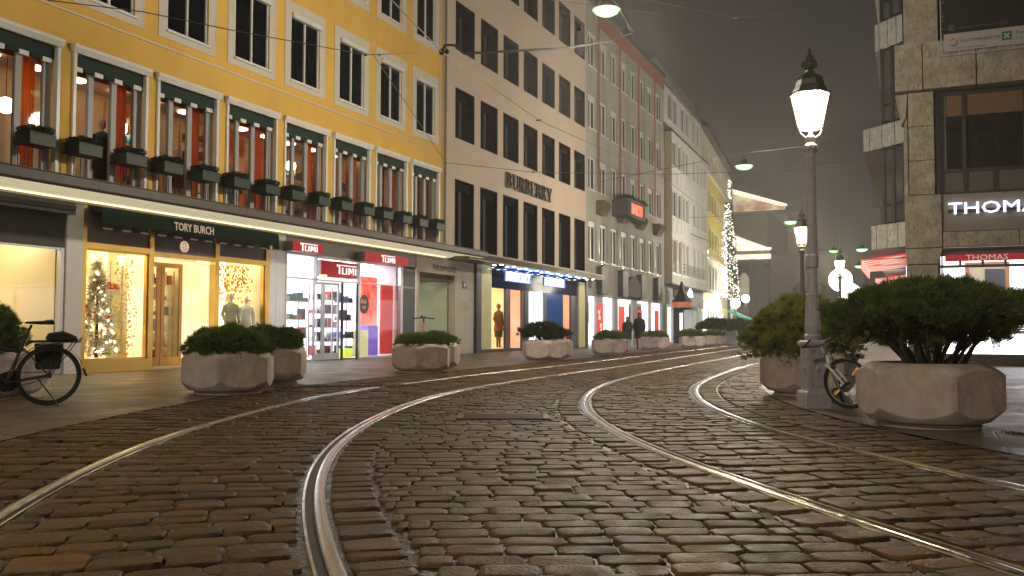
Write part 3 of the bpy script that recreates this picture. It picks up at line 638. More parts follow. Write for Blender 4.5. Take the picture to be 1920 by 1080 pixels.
# white decorated tree in the left window
def window_tree(loc,h,r0,label):
    t=thing('decorated_tree',label,'christmas tree',loc); rs2=np.random.default_rng(4)
    m=MB(); m.tube([(0,0,0),(0,0,h)],[.04,.01],6); m.build('trunk',bark,t)
    m=MB(); k=260; z_=rs2.uniform(.1,1,k)**1.2; a=rs2.uniform(0,2*math.pi,k); z_=.05+.95*rs2.uniform(0,1,k); rr=r0*(1-z_)*rs2.uniform(.55,1.05,k); c=np.stack([rr*np.cos(a),rr*np.sin(a),z_*h],1); n=np.stack([np.cos(a),np.sin(a),-.1+0*a],1); tufts(m,c,n,16,.13,.012,.5,rs2); m.build('crown',mat('flocked_needles',(.8,.75,.6),.8),t)
    m=MB()
    for k in range(60):
        z1_=rs2.uniform(.05,.95); a1=rs2.uniform(0,6.28); q=r0*(1-z1_)*1.0; m.ball((q*math.cos(a1),q*math.sin(a1),z1_*h),.02,6,4)
    m.build('light',emis('tree_light',(1,.85,.5),12),t)
    m=MB()
    for k in range(26):
        z1_=rs2.uniform(.05,.9); a1=rs2.uniform(0,6.28); q=r0*(1-z1_)*1.02; m.ball((q*math.cos(a1),q*math.sin(a1),z1_*h),.035,7,5)
    m.build('bauble',mat('bauble_red',(.5,.05,.03),.2,metal=.6),t)
window_tree((-.5,.82,.28),2.0,.42,'white flocked tree with baubles in the left brass shop window')
shelf_rack((-.85,1.25,.28),.5,2.1,3,'white shelf with bags in the left brass shop window',c_goods,whitecloth)
mannequin((-.5,4.85,.3),1.2,olive,olive,'mannequin in an olive coat, left one in the right brass window',skin=(.8,.7,.45),h=1.45)
mannequin((-.42,5.3,.3),1.0,whitecloth,mat('red_cloth',(.5,.06,.04),.8),'mannequin in white with a red skirt in the right brass window',skin=(.8,.7,.5),h=1.4)
shelf_rack((-1.15,2.55,.05),1.05,2.2,6,'shop shelf of handbags seen through the brass door',c_goods,goldshelf)
# green scalloped awning with the shop name
aw=thing('green_awning','dark green awning with pink-edged scallops above the brass shop windows','awning',(.03,0,3.3))
m=MB(); m.ext([(.0,0),(.34,-.02),(.36,-.08),(.38,-.34),(.36,-.345),(.30,-.1),(0,-.08)],'y',.12,5.55)
m.build('cloth',green_awn,aw)
m=MB(); n_=12; w_=(5.55-.12)/(2*n_-1)
for k in range(n_): m.box(.355,.378,.12+2*k*w_,.12+2*k*w_+w_,-.42,-.345)
m.m=1
for k in range(n_): m.box(.354,.381,.125+2*k*w_,.12+2*k*w_+w_*.97,-.45,-.42)
m.build('valance',[green_awn,mat('pink_binding',(.6,.36,.3),.7)],aw)
signc=mat('cream_lettering',(.75,.6,.48),.6,emit=(.75,.6,.48),es=.25)
text('lettering','TORY BURCH',.245,signc,aw,(.383,2.0,-.275),NORTH,(-.06,0,1),.003,sx_=.80,off=.004)
# emblem disc
em=thing('round_emblem','white ringed cross emblem hanging below the green awning','sign',(.40,2.3,2.68))
m=MB()
n=28
def ringyz(m,c,r1,r2,x0,x1,n=28):
    v=[]; 
    for k in range(n):
        a=2*math.pi*k/n
        for r_,x in ((r1,x0),(r2,x0),(r2,x1),(r1,x1)): v.append((x,c[0]+r_*math.cos(a),c[1]+r_*math.sin(a)))
    m.add(v,[(4*k+j,4*k+(j+1)%4,4*((k+1)%n)+(j+1)%4,4*((k+1)%n)+j) for k in range(n) for j in range(4)])
ringyz(m,(0,0),.105,.125,0,.02); ringyz(m,(0,0),.088,.095,0,.02)
for a,b,c,d in ((-.012,.012,-.08,.08),(-.08,.08,-.012,.012),(-.045,.045,.045,.06),(-.045,.045,-.06,-.045),(.045,.06,-.045,.045),(-.06,-.045,-.045,.045)): m.box(0.001,.019,a,b,c,d)
m.build('symbol',signc,em); m=MB(); v=[(0,0)]; m.ext([(.12*math.cos(2*math.pi*k/24),.12*math.sin(2*math.pi*k/24)) for k in range(24)],'x',-.01,-.001); m.build('disc',green_awn,em)
# aluminium panels between the shops
m=MB(); m.box(-.2,.0,5.70,5.955,0,3.34); m.box(-.2,-.004,5.955,5.965,0,3.34); m.box(-.2,.0,5.965,6.34,0,3.34); m.build('metal_panel',alu,yb,W=YL)
# Tumi shop
tm_grey=mat('taupe_metal_panel',(.24,.22,.2),.4,metal=.4)
m=MB(); m.box(-.2,-.02,6.34,13.36,2.92,3.34); m.box(-.2,-.01,12.30,13.12,.0,2.84); m.build('taupe_panel',tm_grey,yb,W=YL)
bd=mat('dark_slate_panel',(.05,.05,.06),.35)
m=MB(); m.box(-.15,.0,12.36,13.06,.12,2.2); m.box(-.15,.0,12.36,13.06,2.28,2.8); m.build('slate_panel',bd,yb,W=YL)
m=MB()
for a,b,z0,z1 in ((6.34,6.4,0,2.92),(7.66,7.72,2.1,2.92),(9.78,9.83,0,2.9),(12.16,12.3,0,2.9),(13.06,13.16,0,2.9),(6.4,9.78,2.22,2.27),(6.4,12.16,2.86,2.92),(9.83,12.16,2.24,2.27),(6.4,7.66,0,.05),(9.83,12.16,0,.06)): m.box(-.1,.01,a,b,z0,z1)
m.build('shop_frame',frame_g,yb,W=YL)
m=MB(); m.quad((-.05,6.4,.05),(-.05,7.66,.05),(-.05,7.66,2.86),(-.05,6.4,2.86)); m.quad((-.05,9.83,.06),(-.05,12.16,.06),(-.05,12.16,2.86),(-.05,9.83,2.86)); m.quad((-.05,7.7,2.27),(-.05,9.78,2.27),(-.05,9.78,2.86),(-.05,7.7,2.86)); m.build('shop_pane',glass,yb,W=YL)
# glazed doors of the luggage shop
for nm,(a,b) in enumerate(((7.74,8.18),(8.2,8.96))):
    m=MB(); X=-.12
    m.box(X-.05,X,a,a+.06,.03,2.2); m.box(X-.05,X,b-.06,b,.03,2.2); m.box(X-.05,X,a+.06,b-.06,.03,.2); m.box(X-.05,X,a+.06,b-.06,2.13,2.2)
    d=m.build('glass_door',frame_g,yb,W=YL); 
    m=MB(); m.tube([(X+.06,b-.12 if nm==0 else a+.12,.9),(X+.06,b-.12 if nm==0 else a+.12,1.3)],.012,6); h_=m.build('handle',frame_g,d); h_.data.transform(Matrix.Translation((0,-Y0,0)))
m=MB(); m.quad((-.14,7.8,.2),(-.14,8.9,.2),(-.14,8.9,2.13),(-.14,7.8,2.13)); m.build('door_pane',glass2,yb,W=YL)
m=MB(); m.box(-.1,-.06,9.0,9.08,0,2.25); m.box(-.08,-.03,9.76,9.785,0,2.25); m.build('black_mullion',black_m,yb,W=YL)
interior(yb,6.36,12.3,2.95,3.2,gw_white,lin_white,11,(.92,.95,1))
shelf_rack((-.4,6.75,.1),1.15,2.0,4,'pale shelf of suitcases in the left part of the luggage shop',c_goods,frame_w)
shelf_rack((-1.2,9.35,.05),1.3,2.1,5,'shelf of bags behind the glass doors of the luggage shop',[c_goods[1],c_goods[1],c_goods[3],frame_w],frame_g)
shelf_rack((-.3,9.35,.05),.75,2.1,4,'shelf of dark backpacks beside the glass doors',[c_goods[1],c_goods[1],mat('goods_blue',(.1,.2,.6),.5)],frame_g)
def slabthing(name,label,cat,box,mt,part='panel'):
    t=thing(name,label,cat,(box[0],box[2],box[4])); m=MB(); m.box(0,box[1]-box[0],0,box[3]-box[2],0,box[5]-box[4]); o=m.build(part,mt,t)
    bv=o.modifiers.new('b','BEVEL'); bv.width=min(.01,(box[1]-box[0])*.3); bv.segments=2; return t
redglow=glowwall('red_poster',(.75,.03,.02),(1,.35,.25),.8,1.5)
slabthing('red_backdrop','tall red and pink poster panel in the right part of the luggage shop','poster',(-.85,-.8,11.1,12.05,.6,2.55),redglow)
slabthing('red_backdrop','curved red display panel at the right of the luggage shop window','poster',(-.36,-.3,11.5,12.2,.1,2.3),mat('red_display',(.6,.05,.04),.5,emit=(.6,.05,.04),es=.5))
slabthing('display_block','violet display cube in the luggage shop window','display block',(-.62,-.32,10.8,11.35,.06,1.0),mat('violet_block',(.25,.15,.75),.5,emit=(.25,.15,.75),es=.4),'body')
slabthing('display_block','cream display cube in the luggage shop window','display block',(-.5,-.22,10.2,10.65,.06,.85),mat('cream_block',(.8,.75,.4),.5,emit=(.8,.75,.4),es=.4),'body')
slabthing('display_block','small yellow cube on the luggage shop sill by the door','display block',(-.3,-.08,9.2,9.6,.06,.32),mat('yellow_block',(.7,.8,.08),.5,emit=(.7,.8,.08),es=.5),'body')
sg=thing('window_sticker','round grey SALE sticker on the luggage shop window','sticker',(-.045,10.13,1.63)); m=MB(); m.ext([(.26*math.cos(2*math.pi*k/32),.29*math.sin(2*math.pi*k/32)) for k in range(32)],'x',0,.006); m.build('disc',mat('taupe_sticker',(.12,.09,.07),.6),sg); text('lettering','SALE',.15,signc,sg,(.009,-.19,.03),NORTH,ext=.001,sx_=.95); text('lettering','-50%',.13,signc,sg,(.009,-.14,-.14),NORTH,ext=.001,sx_=.9)
def luggage_logo(mb,x,y,z_,s):
    # a long bar over T U M I drawn as strokes
    t=.075*s
    h_=s; s=s*2.3; z0_=z_
    B=lambda a,b,c,d: mb.box(x,x+.012,y+a*s,y+b*s,z_+c*h_,z_+d*h_)
    B(0,1.62,.90,1.0); B(.16,.26,0,.90); B(.0,.10,.78,.90)
    B(.42,.51,.08,.72); B(.42,.82,0,.09); B(.74,.83,.09,.72)
    B(.95,1.04,0,.74); B(1.33,1.42,0,.74)
    mb.ext([(y+1.04*s,z_+.74*h_),(y+1.10*s,z_+.74*h_),(y+1.21*s,z_+.30*h_),(y+1.16*s,z_+.16*h_),(y+1.02*s,z_+.66*h_)],'x',x,x+.012)
    mb.ext([(y+1.33*s,z_+.74*h_),(y+1.27*s,z_+.74*h_),(y+1.16*s,z_+.30*h_),(y+1.21*s,z_+.16*h_),(y+1.34*s,z_+.66*h_)],'x',x,x+.0125)
    B(1.53,1.62,0,.74)
redsign=mat('red_sign',(.52,.012,.02),.4,emit=(.6,.012,.02),es=.28); whsign=emis('white_sign_letters',(1,.95,.9),1.1)
def lsign(label,y0,y1,z0,z1,x0,x1,ls,yo,zo):
    t=thing('shop_sign',label,'sign',(x0,y0,z0)); m=MB(); m.box(0,x1-x0-.02,0,y1-y0,0,z1-z0); m.build('box',tm_grey,t)
    m=MB(); m.box(x1-x0-.019,x1-x0,.0,y1-y0,.005,z1-z0-.005); m.build('face',redsign,t)
    m=MB(); luggage_logo(m,x1-x0+.002,yo,zo,ls); m.build('lettering',whsign,t)
lsign('red TUMI box sign at the left above the luggage shop',6.25,7.58,2.92,3.18,.02,.30,.20,.30,.03) 
lsign('red TUMI box sign at the right above the luggage shop',9.64,12.1,2.88,3.17,.02,.30,.21,.88,.04)
lsign('large red TUMI sign inside the glass above the doors',8.2,10.1,2.38,2.84,-.5,-.22,.27,.75,.10)
# passage
stone=mat('pale_limestone',(.5,.42,.34),.7,noise=.08,nscale=2,dirt=(.4,.33,.26)); marble=mat('polished_marble',(.52,.56,.42),.3,noise=.1,nscale=1.5)
m=MB(); m.box(-.3,0,13.37,17.46,2.80,3.34); m.box(-.3,0,13.16,13.37,0,3.34); m.box(-.3,0,15.9,17.46,2.36,2.797); m.build('stone_fascia',stone,yb,W=YL)
m=MB(); 
for k in range(2):
    for j in range(3): m.box(-2.2,-2.17,13.38+k*1.26,13.38+k*1.26+1.25,j*.86,j*.86+.85)
m.box(-2.16,-.3,15.88,15.94,0,2.6); m.build('marble_lining',marble,yb,W=YL)
m=MB(); m.quad((-.01,13.37,2.62),(-2.2,13.37,2.62),(-2.2,15.9,2.62),(-.01,15.9,2.62)); m.build('passage_ceiling',cream,yb,W=YL)
m=MB(); m.box(-1.9,-1.8,13.9,14.6,2.58,2.60); m.build('passage_light',emis('passage_tube',(1,1,.75),70),yb,W=YL)
tile=mat('glazed_tile',(.6,.56,.5),.2,noise=.05)
m=MB()
for k in range(4):
    for j in range(14):
        if j in(9,10) and k>0 and k<3: continue
        m.box(-.26,.0 if (k+j)%3 else .002,15.96+k*.37,15.96+k*.37+.362,.22+j*.15,.22+j*.15+.143)
m.build('tiled_wall',tile,yb,W=YL); m=MB(); m.box(-.27,-.004,15.94,17.46,0,2.36); m.build('wall_backing',stone,yb,W=YL)
nt_=mat('black_lettering',(.012,.01,.01),.5)
sg=thing('passage_sign','black PERUSAPASSAGE lettering on the pale stone fascia','sign',(0,14.2,2.9)); text('lettering','PERUSAPASSAGE',.30,nt_,sg,(.012,.05,0.0),NORTH,ext=.002,sx_=.80,off=0)
hn=thing('house_number_plate','small dark blue number plate above the tiled wall','sign',(0,16.5,2.38)); m=MB(); m.box(.001,.02,0,.32,0,.24); m.build('plate',mat('blue_enamel',(.03,.04,.09),.3),hn); text('lettering','1',.2,whsign,hn,(.024,.12,.05),NORTH,ext=.001)
# ------------------------------------------------------------------ pale pink building with dark windows
B0,B1=15.13,30.12
bb=thing('pale_pink_building','smooth pale pink building with rows of black-framed windows','building',(0,B0,0)); BL=(0,B0,0)
BX=[15.87+2.087*k for k in range(7)]
hz=[(y,y+1.53,a,b) for y in BX for a,b in ((3.80,6.3),(7.8,9.64),(11.04,12.83),(14.47,16.33),(17.7,19.5))]
m=MB(); m.wall(B0,B1,3.45,21.0,hz,dp=.3); m.quad((0,B0,14.2),(-12,B0,14.2),(-12,B0,21),(0,B0,21)); m.quad((0,B1,0),(0,B1,21),(-12,B1,21),(-12,B1,0)); m.quad((-12,B0,0),(-12,B1,0),(-12,B1,21),(-12,B0,21)); m.quad((-.3,B0,3.46),(-12,B0,3.46),(-12,B1,3.46),(-.3,B1,3.46)); m.build('wall',plaster_p,bb,W=BL)
m=MB(); m.box(-12,.3,B0,B1,21.0,21.3); m.build('roof',roof_m,bb,W=BL)
def bwin(h):
    o=MB(); w=1.53; X=-.03
    o.box(-.3,.012,0,.06,0,h); o.box(-.3,.012,w-.06,w,0,h); o.box(-.3,.012,.06,w-.06,h-.06,h); o.box(-.3,.012,.06,w-.06,0,.05); o.box(-.29,-.2,.62,.66,.05,h-.06); o.box(-.29,-.15,.06,w-.06,h-.34,h-.06)
    win=o.build('window',bronze_dk,bb); p=MB(); p.quad((-.25,.06,.05),(-.25,w-.06,.05),(-.25,w-.06,h-.06),(-.25,.06,h-.06)); p.build('pane',dark_glass,win)
    q=MB(); q.box(-.243,-.235,.68,.95,.05,h-.34); q.build('blind',blind,win); return win
for (a,b) in ((3.80,6.3),(7.8,9.64),(11.04,12.83),(14.47,16.33),(17.7,19.5)):
    w_=bwin(b-a)
    for k,y in enumerate(BX):
        if k==0: w_.location=(0,y-B0,a)
        else: ctree(w_,bb,(0,y-B0,a))
# raised serif lettering drawn as strokes
def serif(mb,ch,y,z_,s,x=0.0,d=.06):
    def B(a,b,c,e): mb.box(x,x+d,y+a*s,y+b*s,z_+c*s,z_+e*s)
    def arc(cy,cz,ry,rz_,th0,th1,a0,a1,n=8):
        for k in range(n):
            t0=R(a0+(a1-a0)*k/n); t1=R(a0+(a1-a0)*(k+1)/n); tk=lambda t: th0+(th1-th0)*abs(math.cos(t))
            p=[(y+(cy+ry*math.cos(t0))*s,z_+(cz+rz_*math.sin(t0))*s),(y+(cy+ry*math.cos(t1))*s,z_+(cz+rz_*math.sin(t1))*s),(y+(cy+(ry-tk(t1))*math.cos(t1))*s,z_+(cz+(rz_-th0)*math.sin(t1))*s),(y+(cy+(ry-tk(t0))*math.cos(t0))*s,z_+(cz+(rz_-th0)*math.sin(t0))*s)]
            mb.ext(p,'x',x,x+d)
    T=.15; h_=.05
    if ch in 'BRE': B(.08,.08+T,h_,1-h_); B(0,.34,0,h_); B(0,.34,1-h_,1)
    if ch=='B': arc(.3,.75,.27,.25,.05,.14,-90,90); arc(.3,.26,.33,.26,.05,.15,-90,90); return .74
    if ch=='R': arc(.3,.75,.28,.25,.05,.14,-90,90); mb.ext([(y+.32*s,z_+.5*s),(y+.46*s,z_+.5*s),(y+.72*s,z_+0*s),(y+.55*s,z_+0*s)],'x',x,x+d); B(.5,.8,0,h_*.8); return .8
    if ch=='E': B(.3,.64,0,h_); B(.59,.64,h_,.26); B(.3,.6,1-h_,1); B(.55,.6,.76,1-h_); B(.23,.46,.48,.53); return .72
    if ch=='U': B(.1,.1+T,.3,1-h_); B(0,.34,1-h_,1); B(.6,.65,.3,1-h_); B(.5,.76,1-h_,1); arc(.375,.3,.275,.3,.05,.13,180,360); return .82
    if ch=='Y': B(.3,.3+T,h_,.45); B(.2,.55,0,h_); mb.ext([(y+.06*s,z_+.95*s),(y+.24*s,z_+.95*s),(y+.45*s,z_+.45*s),(y+.3*s,z_+.45*s)],'x',x,x+d); mb.ext([(y+.62*s,z_+.95*s),(y+.67*s,z_+.95*s),(y+.45*s,z_+.45*s),(y+.4*s,z_+.42*s)],'x',x,x+d); B(-.02,.3,.95,1); B(.53,.76,.95,1); return .78
sg=thing('wall_lettering','dark serif BURBERRY letters high on the pale pink wall','sign',(.05,20.2,6.62)); m=MB(); y=0
for ch in 'BURBERRY': y+=serif(m,ch,y,0,.78,x=0.0)*.78+.03
m.build('letters',mat('dark_letter_metal',(.035,.032,.03),.35,metal=.5),sg); sg.scale=(1,1,.8)
m=MB()
for k in range(8): m.box(-.049,.001,.12+k*.62,.15+k*.62,.3,.33)
m.build('bracket',black_m,sg)
# its shopfront
navyglass=mat('navy_panel_glass',(.006,.012,.045),.08,noise=.3,spec=.6); navy2=mat('blue_lit_glass',(.01,.05,.16),.12,emit=(.01,.05,.16),es=.5)
m=MB(); m.box(-.35,.10,17.49,17.9,0,3.45); m.box(-.35,.10,29.86,30.12,0,3.45); m.box(-.06,.0,17.9,29.86,0,.12); m.box(-.06,.0,22.3,22.55,.12,2.5); m.build('dark_post',mat('dark_steel_post',(.045,.045,.05),.35),bb,W=BL)
limest=mat('yellow_lit_stone_pillar',(.62,.56,.3),.5,noise=.1)  # yellowish light on the pillars is put into the stone colour
m=MB(); m.box(-.3,.06,17.92,18.88,.12,3.4); m.box(-.3,.06,28.92,29.84,.02,3.22); m.build('stone_pillar',limest,bb,W=BL)
m=MB(); m.box(-.3,-.02,18.88,28.92,2.52,3.45); m.build('navy_fascia',navyglass,bb,W=BL)
m=MB()
for a,b in ((18.88,18.97),(20.39,20.86),(22.08,22.8),(24.55,24.85),(26.83,26.95),(28.0,28.92)): m.box(-.12,-.02,a,b,.12,2.52)
m.build('shop_frame',mat('graphite_frame',(.09,.09,.11),.3),bb,W=BL)
m=MB(); m.box(-.11,-.04,24.86,26.83,.12,2.52); m.build('blue_panel',navy2,bb,W=BL)
m=MB()
for a,b in ((18.97,20.39),(20.86,22.08),(22.8,24.55),(26.95,28.0)): m.quad((-.07,a,.12),(-.07,b,.12),(-.07,b,2.52),(-.07,a,2.52))
m.build('shop_pane',glass,bb,W=BL)
sal=glowwall('glowing_salmon_wall',(.75,.36,.2),(.9,.5,.3),.75,.7); yel=glowwall('glowing_amber_wall',(.8,.5,.2),(.95,.7,.35),.85,.7)
for nm,(a,b,mt) in enumerate(((18.93,20.6,yel),(20.62,22.4,sal),(22.5,24.7,glowwall('bright_video_wall',(.8,.9,1),(1,1,1),1.6,.7)),(26.9,28.1,sal))):
    m=MB(); m.quad((-1.1,a,.1),(-1.1,b,.1),(-1.1,b,2.52),(-1.1,a,2.52)); m.quad((-.13,a,.1),(-1.1,a,.1),(-1.1,a,2.52),(-.13,a,2.52)); m.quad((-.13,b,.1),(-.13,b,2.52),(-1.1,b,2.52),(-1.1,b,.1)); m.quad((-.13,a,2.5),(-1.1,a,2.5),(-1.1,b,2.5),(-.13,b,2.5)); m.build('shop_interior',mt,bb,W=BL)
slabthing('lit_poster','bright white backlit panel inside the salmon window','poster',(-.9,-.88,21.0,22.0,1.0,1.9),emis('white_backlight',(1,.97,.9),2.2))
mannequin((-.32,20.35,.15),1.3,tan,grey_c,'mannequin in a tan coat and grey skirt in the amber shop window',skin=(.3,.2,.15),h=1.75)
slabthing('display_block','low wooden plinth behind the tan-coated mannequin','display block',(-.95,-.75,19.0,19.5,.12,.9),tan,'body')
# metal canopy of that shop
cn2=thing('canopy','bronze-grey metal canopy over the shop with blue ceiling lights','canopy',(0,17.4,3.3)); C2=(0,17.4,3.3); cmm=mat('bronze_canopy',(.14,.12,.10),.35,metal=.5,noise=.25,nscale=1.0)
m=MB(); m.box(.0,.8,15.5,30.6,3.36,3.62); m.build('fascia',cmm,cn2,W=C2)
m=MB(); m.box(.801,.804,15.6,30.5,3.39,3.59); m.build('fascia_strip',mat('polished_bronze',(.25,.2,.15),.15,metal=.9,bump=.4,bscale=3),cn2,W=C2)
m=MB()
for y in np.arange(18.6,30.4,1.2):
    for x in (.3,.6): m.lathe([(.07,0),(.07,.012)],10,(x,y,3.34))
m.build('downlight',emis('cool_downlight',(.9,.95,1),14),cn2,W=C2)
m=MB()
for k in range(60):
    y=rs.uniform(20.3,27.5); x=rs.uniform(.1,.75); m.box(x,x+.03,y,y+rs.uniform(.2,.6),3.345,3.353)
m.build('blue_light_strip',emis('blue_strip',(.12,.3,1),3),cn2,W=C2)
m=MB(); m.box(.05,.75,20.0,27.6,3.355,3.359); m.build('blue_soffit',mat('blue_soffit',(.03,.08,.4),.3,emit=(.03,.1,.6),es=.8),cn2,W=C2)
for (ya,yb_,lab) in ((20.3,22.9,'left glowing white BURBERRY sign on the navy shop fascia'),(24.5,27.0,'right glowing white BURBERRY sign on the navy shop fascia')):
    sg=thing('shop_sign',lab,'sign',(0,ya,2.86)); m=MB(); y=0
    s_=(yb_-ya)/8/.86
    for ch in 'BURBERRY': y+=serif(m,ch,y,0,s_*.98,x=0.02,d=.03)*s_*.98+.03
    m.build('letters',emis('glow_letters',(.85,.92,1),2.2),sg)
    m=MB(); m.box(-.018,.012,-.05,yb_-ya+.1,-.03,.34); m.build('panel',mat('blue_lit_panel',(.1,.2,.7),.3,emit=(.06,.14,.7),es=.6),sg)
# ------------------------------------------------------------------ grey building with terracotta bands
G0,G1=30.12,45.9
gb=thing('grey_building','grey rendered building with terracotta bands and a lit red wall sign','building',(0,G0,0)); GL=(0,G0,0)
GX=[30.48+1.877*k for k in range(8)]; rows=((4.42,6.45),(8.06,9.78),(11.22,13.0),(14.45,16.2))
hz=[(y,y+1.28,a,b) for y in GX for a,b in rows]
m=MB(); m.wall(G0,G1,2.75,17.75,hz,dp=.2); m.quad((0,G1,14),(0,G1,17.75),(-12,G1,17.75),(-12,G1,14)); m.quad((-12,G0,0),(-12,G1,0),(-12,G1,17.75),(-12,G0,17.75)); m.quad((-.3,G0,2.76),(-12,G0,2.76),(-12,G1,2.76),(-.3,G1,2.76)); m.build('wall',plaster_g,gb,W=GL)
m=MB(); m.box(-12,.12,G0,G1,17.75,17.9); m.ext([(.1,17.9),(-1.6,19.3),(-12,19.3),(-12,17.9)],'y',G0,G1)
for y in (33.5,36.5,41.0): m.box(-2.2,-1.2,y,y+1.2,18.9,19.9)
m.build('roof',roof_m,gb,W=GL)
m=MB()
for a,b in ((31.86,32.3),(35.75,36.1),(39.55,39.9),(43.3,43.6)): m.box(.002,.022,a,b,8.1,16.85)
m.box(.002,.022,32.0,G1-.02,16.85,17.7); m.build('painted_band',plaster_r,gb,W=GL)
def gwin(h,box):
    o=MB(); w=1.28; X=-.1
    for a,b,c,d in ((0,.1,0,h),(w-.1,w,0,h),(.1,w-.1,0,.1),(.1,w-.1,h-.1-box,h),(w*.5-.06,w*.5+.06,.1,h-.1-box)): o.box(X-.07,X,a,b,c,d)
    o.box(X+.002,.07,-.03,w+.03,-.05,-.003)
    win=o.build('window',frame_w,gb); p=MB(); p.quad((X-.05,.1,.1),(X-.05,w-.1,.1),(X-.05,w-.1,h-.1-box),(X-.05,.1,h-.1-box)); p.build('pane',dark_glass,win)
    q=MB(); q.box(X-.045,X-.04,.1,w*.3,.1,h-.1-box); q.build('blind',blind,win)
    return win
for r_,(a,b) in enumerate(rows):
    for v in (0,1):
        w_=gwin(b-a,.22*v if r_ else .12*v+.06); f=True
        for k,y in enumerate(GX):
            if ((k*7+r_*3)%5<2)!=bool(v): continue
            if f: w_.location=(0,y-G0,a); f=False
            else: ctree(w_,gb,(0,y-G0,a))
cst=mat('carved_sandstone',(.14,.105,.06),.9,noise=.4,nscale=6,bump=1,bscale=12)
def corbel(y,lab):
    t=thing('carved_corbel',lab,'corbel',(0,y,6.85),0,'carved corbels on the grey wall'); m=MB(); m.ext([(0,.05),(.22,.0),(.34,.2),(.45,.35),(.45,.75),(0,.75)],'y',0,1.0)
    for k in range(3): m.ball((.44,.2+.3*k,.5),.13,7,5)
    m.build('block',cst,t)
corbel(31.7,'carved sandstone corbel at the left end of the grey wall'); corbel(35.4,'carved sandstone corbel under the left of the lit red sign'); corbel(39.0,'carved sandstone corbel just right below the lit red sign'); corbel(43.0,'carved sandstone corbel at the right end of the grey wall')
sg=thing('wall_sign','dark balcony box with glowing red BARTU letters','sign',(0,34.7,7.1)); m=MB(); m.prism([(0.0,-.3),(.8,-.1),(.9,.3),(.9,3.2),(.7,3.9),(0,4.2)],.0,1.0); m.build('box',mat('slate_box',(.05,.05,.052),.7,noise=.2),sg)
text('lettering','BARTU',.80,emis('red_neon',(1,.09,.05),3.2),sg,(.91,.42,.2),NORTH,ext=.02,sx_=.85,off=.012)
f=MB(); c=rs.uniform([.1,-.1,1.0],[.85,3.8,1.05],(160,3)); tufts(f,c,np.tile([[.1,0,1.]],(160,1)),10,.22,.02,.6,rs); f.build('foliage',leaf_dk,sg)
slate=mat('slate_blue_pilaster',(.075,.075,.09),.5)
m=MB()
for y in (31.7,35.42,39.2,42.95): m.box(0.002,.32,y,y+1.0,2.72,4.16)
m.build('pilaster',slate,gb,W=GL)
ul0=None
for k,(y,lab) in enumerate(((32.0,'leftmost'),(35.75,'second'),(43.25,'rightmost'))):
    t=thing('uplight','small uplight on the %s slate pilaster throwing a warm streak up the grey wall'%lab,'uplight',(.16,y+.2,4.165),0,'uplights on the pilasters'); m=MB(); m.lathe([(.07,0),(.08,.12),(.06,.13)],10); m.build('housing',black_m,t); m=MB(); m.lathe([(.05,.131),(.05,.14)],10); m.build('lens',emis('uplight_lens',(1,.95,.65),12),t)
    l=bpy.data.lights.new('uplight_beam','SPOT'); l.energy=160; l.color=(1,.93,.6); l.spot_size=R(24); l.spot_blend=.7; l.shadow_soft_size=.03; o=bpy.data.objects.new('uplight_beam',l); COL.objects.link(o); o.parent=t; o.location=(0,0,.16); o.rotation_euler=(R(180),R(-7),0)
m=MB(); m.ext([(39.0,2.76),(39.0,3.5),(38.4,3.85),(37.6,3.95),(36.9,3.75),(36.0,3.0),(35.9,2.76)],'x',.002,.3); m.build('arch_hood',mat('grey_render_dark',(.16,.155,.145),.9,noise=.15),gb,W=GL)
# ground floor shop of the grey building
m=MB(); m.box(-.1,.05,G0,G1,2.6,2.75)
for a,b in ((30.12,30.4),(31.7,32.75),(34.75,35.4),(38.35,39.2),(42.1,42.3),(44.95,45.9)): m.box(-.12,.02,a,b,0,2.6)
m.build('shop_frame',mat('grey_shop_frame',(.3,.3,.3),.5),gb,W=GL)
m=MB(); m.quad((-.07,G0,.1),(-.07,G1,.1),(-.07,G1,2.6),(-.07,G0,2.6)); m.build('shop_pane',glass,gb,W=GL)
m=MB(); m.quad((-2.5,G0,0),(-2.5,G1,0),(-2.5,G1,2.7),(-2.5,G0,2.7)); m.quad((-.12,G0,2.68),(-2.5,G0,2.68),(-2.5,G1,2.68),(-.12,G1,2.68)); m.quad((-.12,G0,.02),(-2.5,G0,.02),(-2.5,G0,2.7),(-.12,G0,2.7)); m.build('shop_interior',glowwall('white_shop_interior',(.8,.85,.92),(1,1,1),1.35,.6),gb,W=GL)
redp=mat('red_sale_poster',(.6,.02,.015),.5,emit=(.7,.025,.02),es=.75)
for k,(y,w_,z_,pct,lab) in enumerate(((31.72,.98,2.1,1,'red sale poster with white percent signs, left of two'),(35.44,1.15,2.05,0,'plain red sale poster between the two percent posters'),(39.2,1.0,1.9,2,'red sale poster with white percent signs, right of two'),(43.1,.95,1.95,0,'plain red sale poster at the far right of the white shop'))):
    t=thing('sale_poster',lab,'poster',(.03,y,.15),0,'sale posters on the grey building'); m=MB(); m.box(0,.02,0,w_,0,z_); m.build('panel',redp,t)
    if pct:
        for (dy,dz,s_) in ((.12,1.25,.75),(.42,.55,.75)): text('lettering','%',s_,whsign,t,(.026,dy,dz),NORTH,ext=.002,sx_=.8)
slabthing('dark_post','slim dark panel with white text beside the right stone pillar','panel',(.0,.06,30.15,30.38,1.2,2.3),mat('dark_panel',(.03,.03,.03),.4),'body')
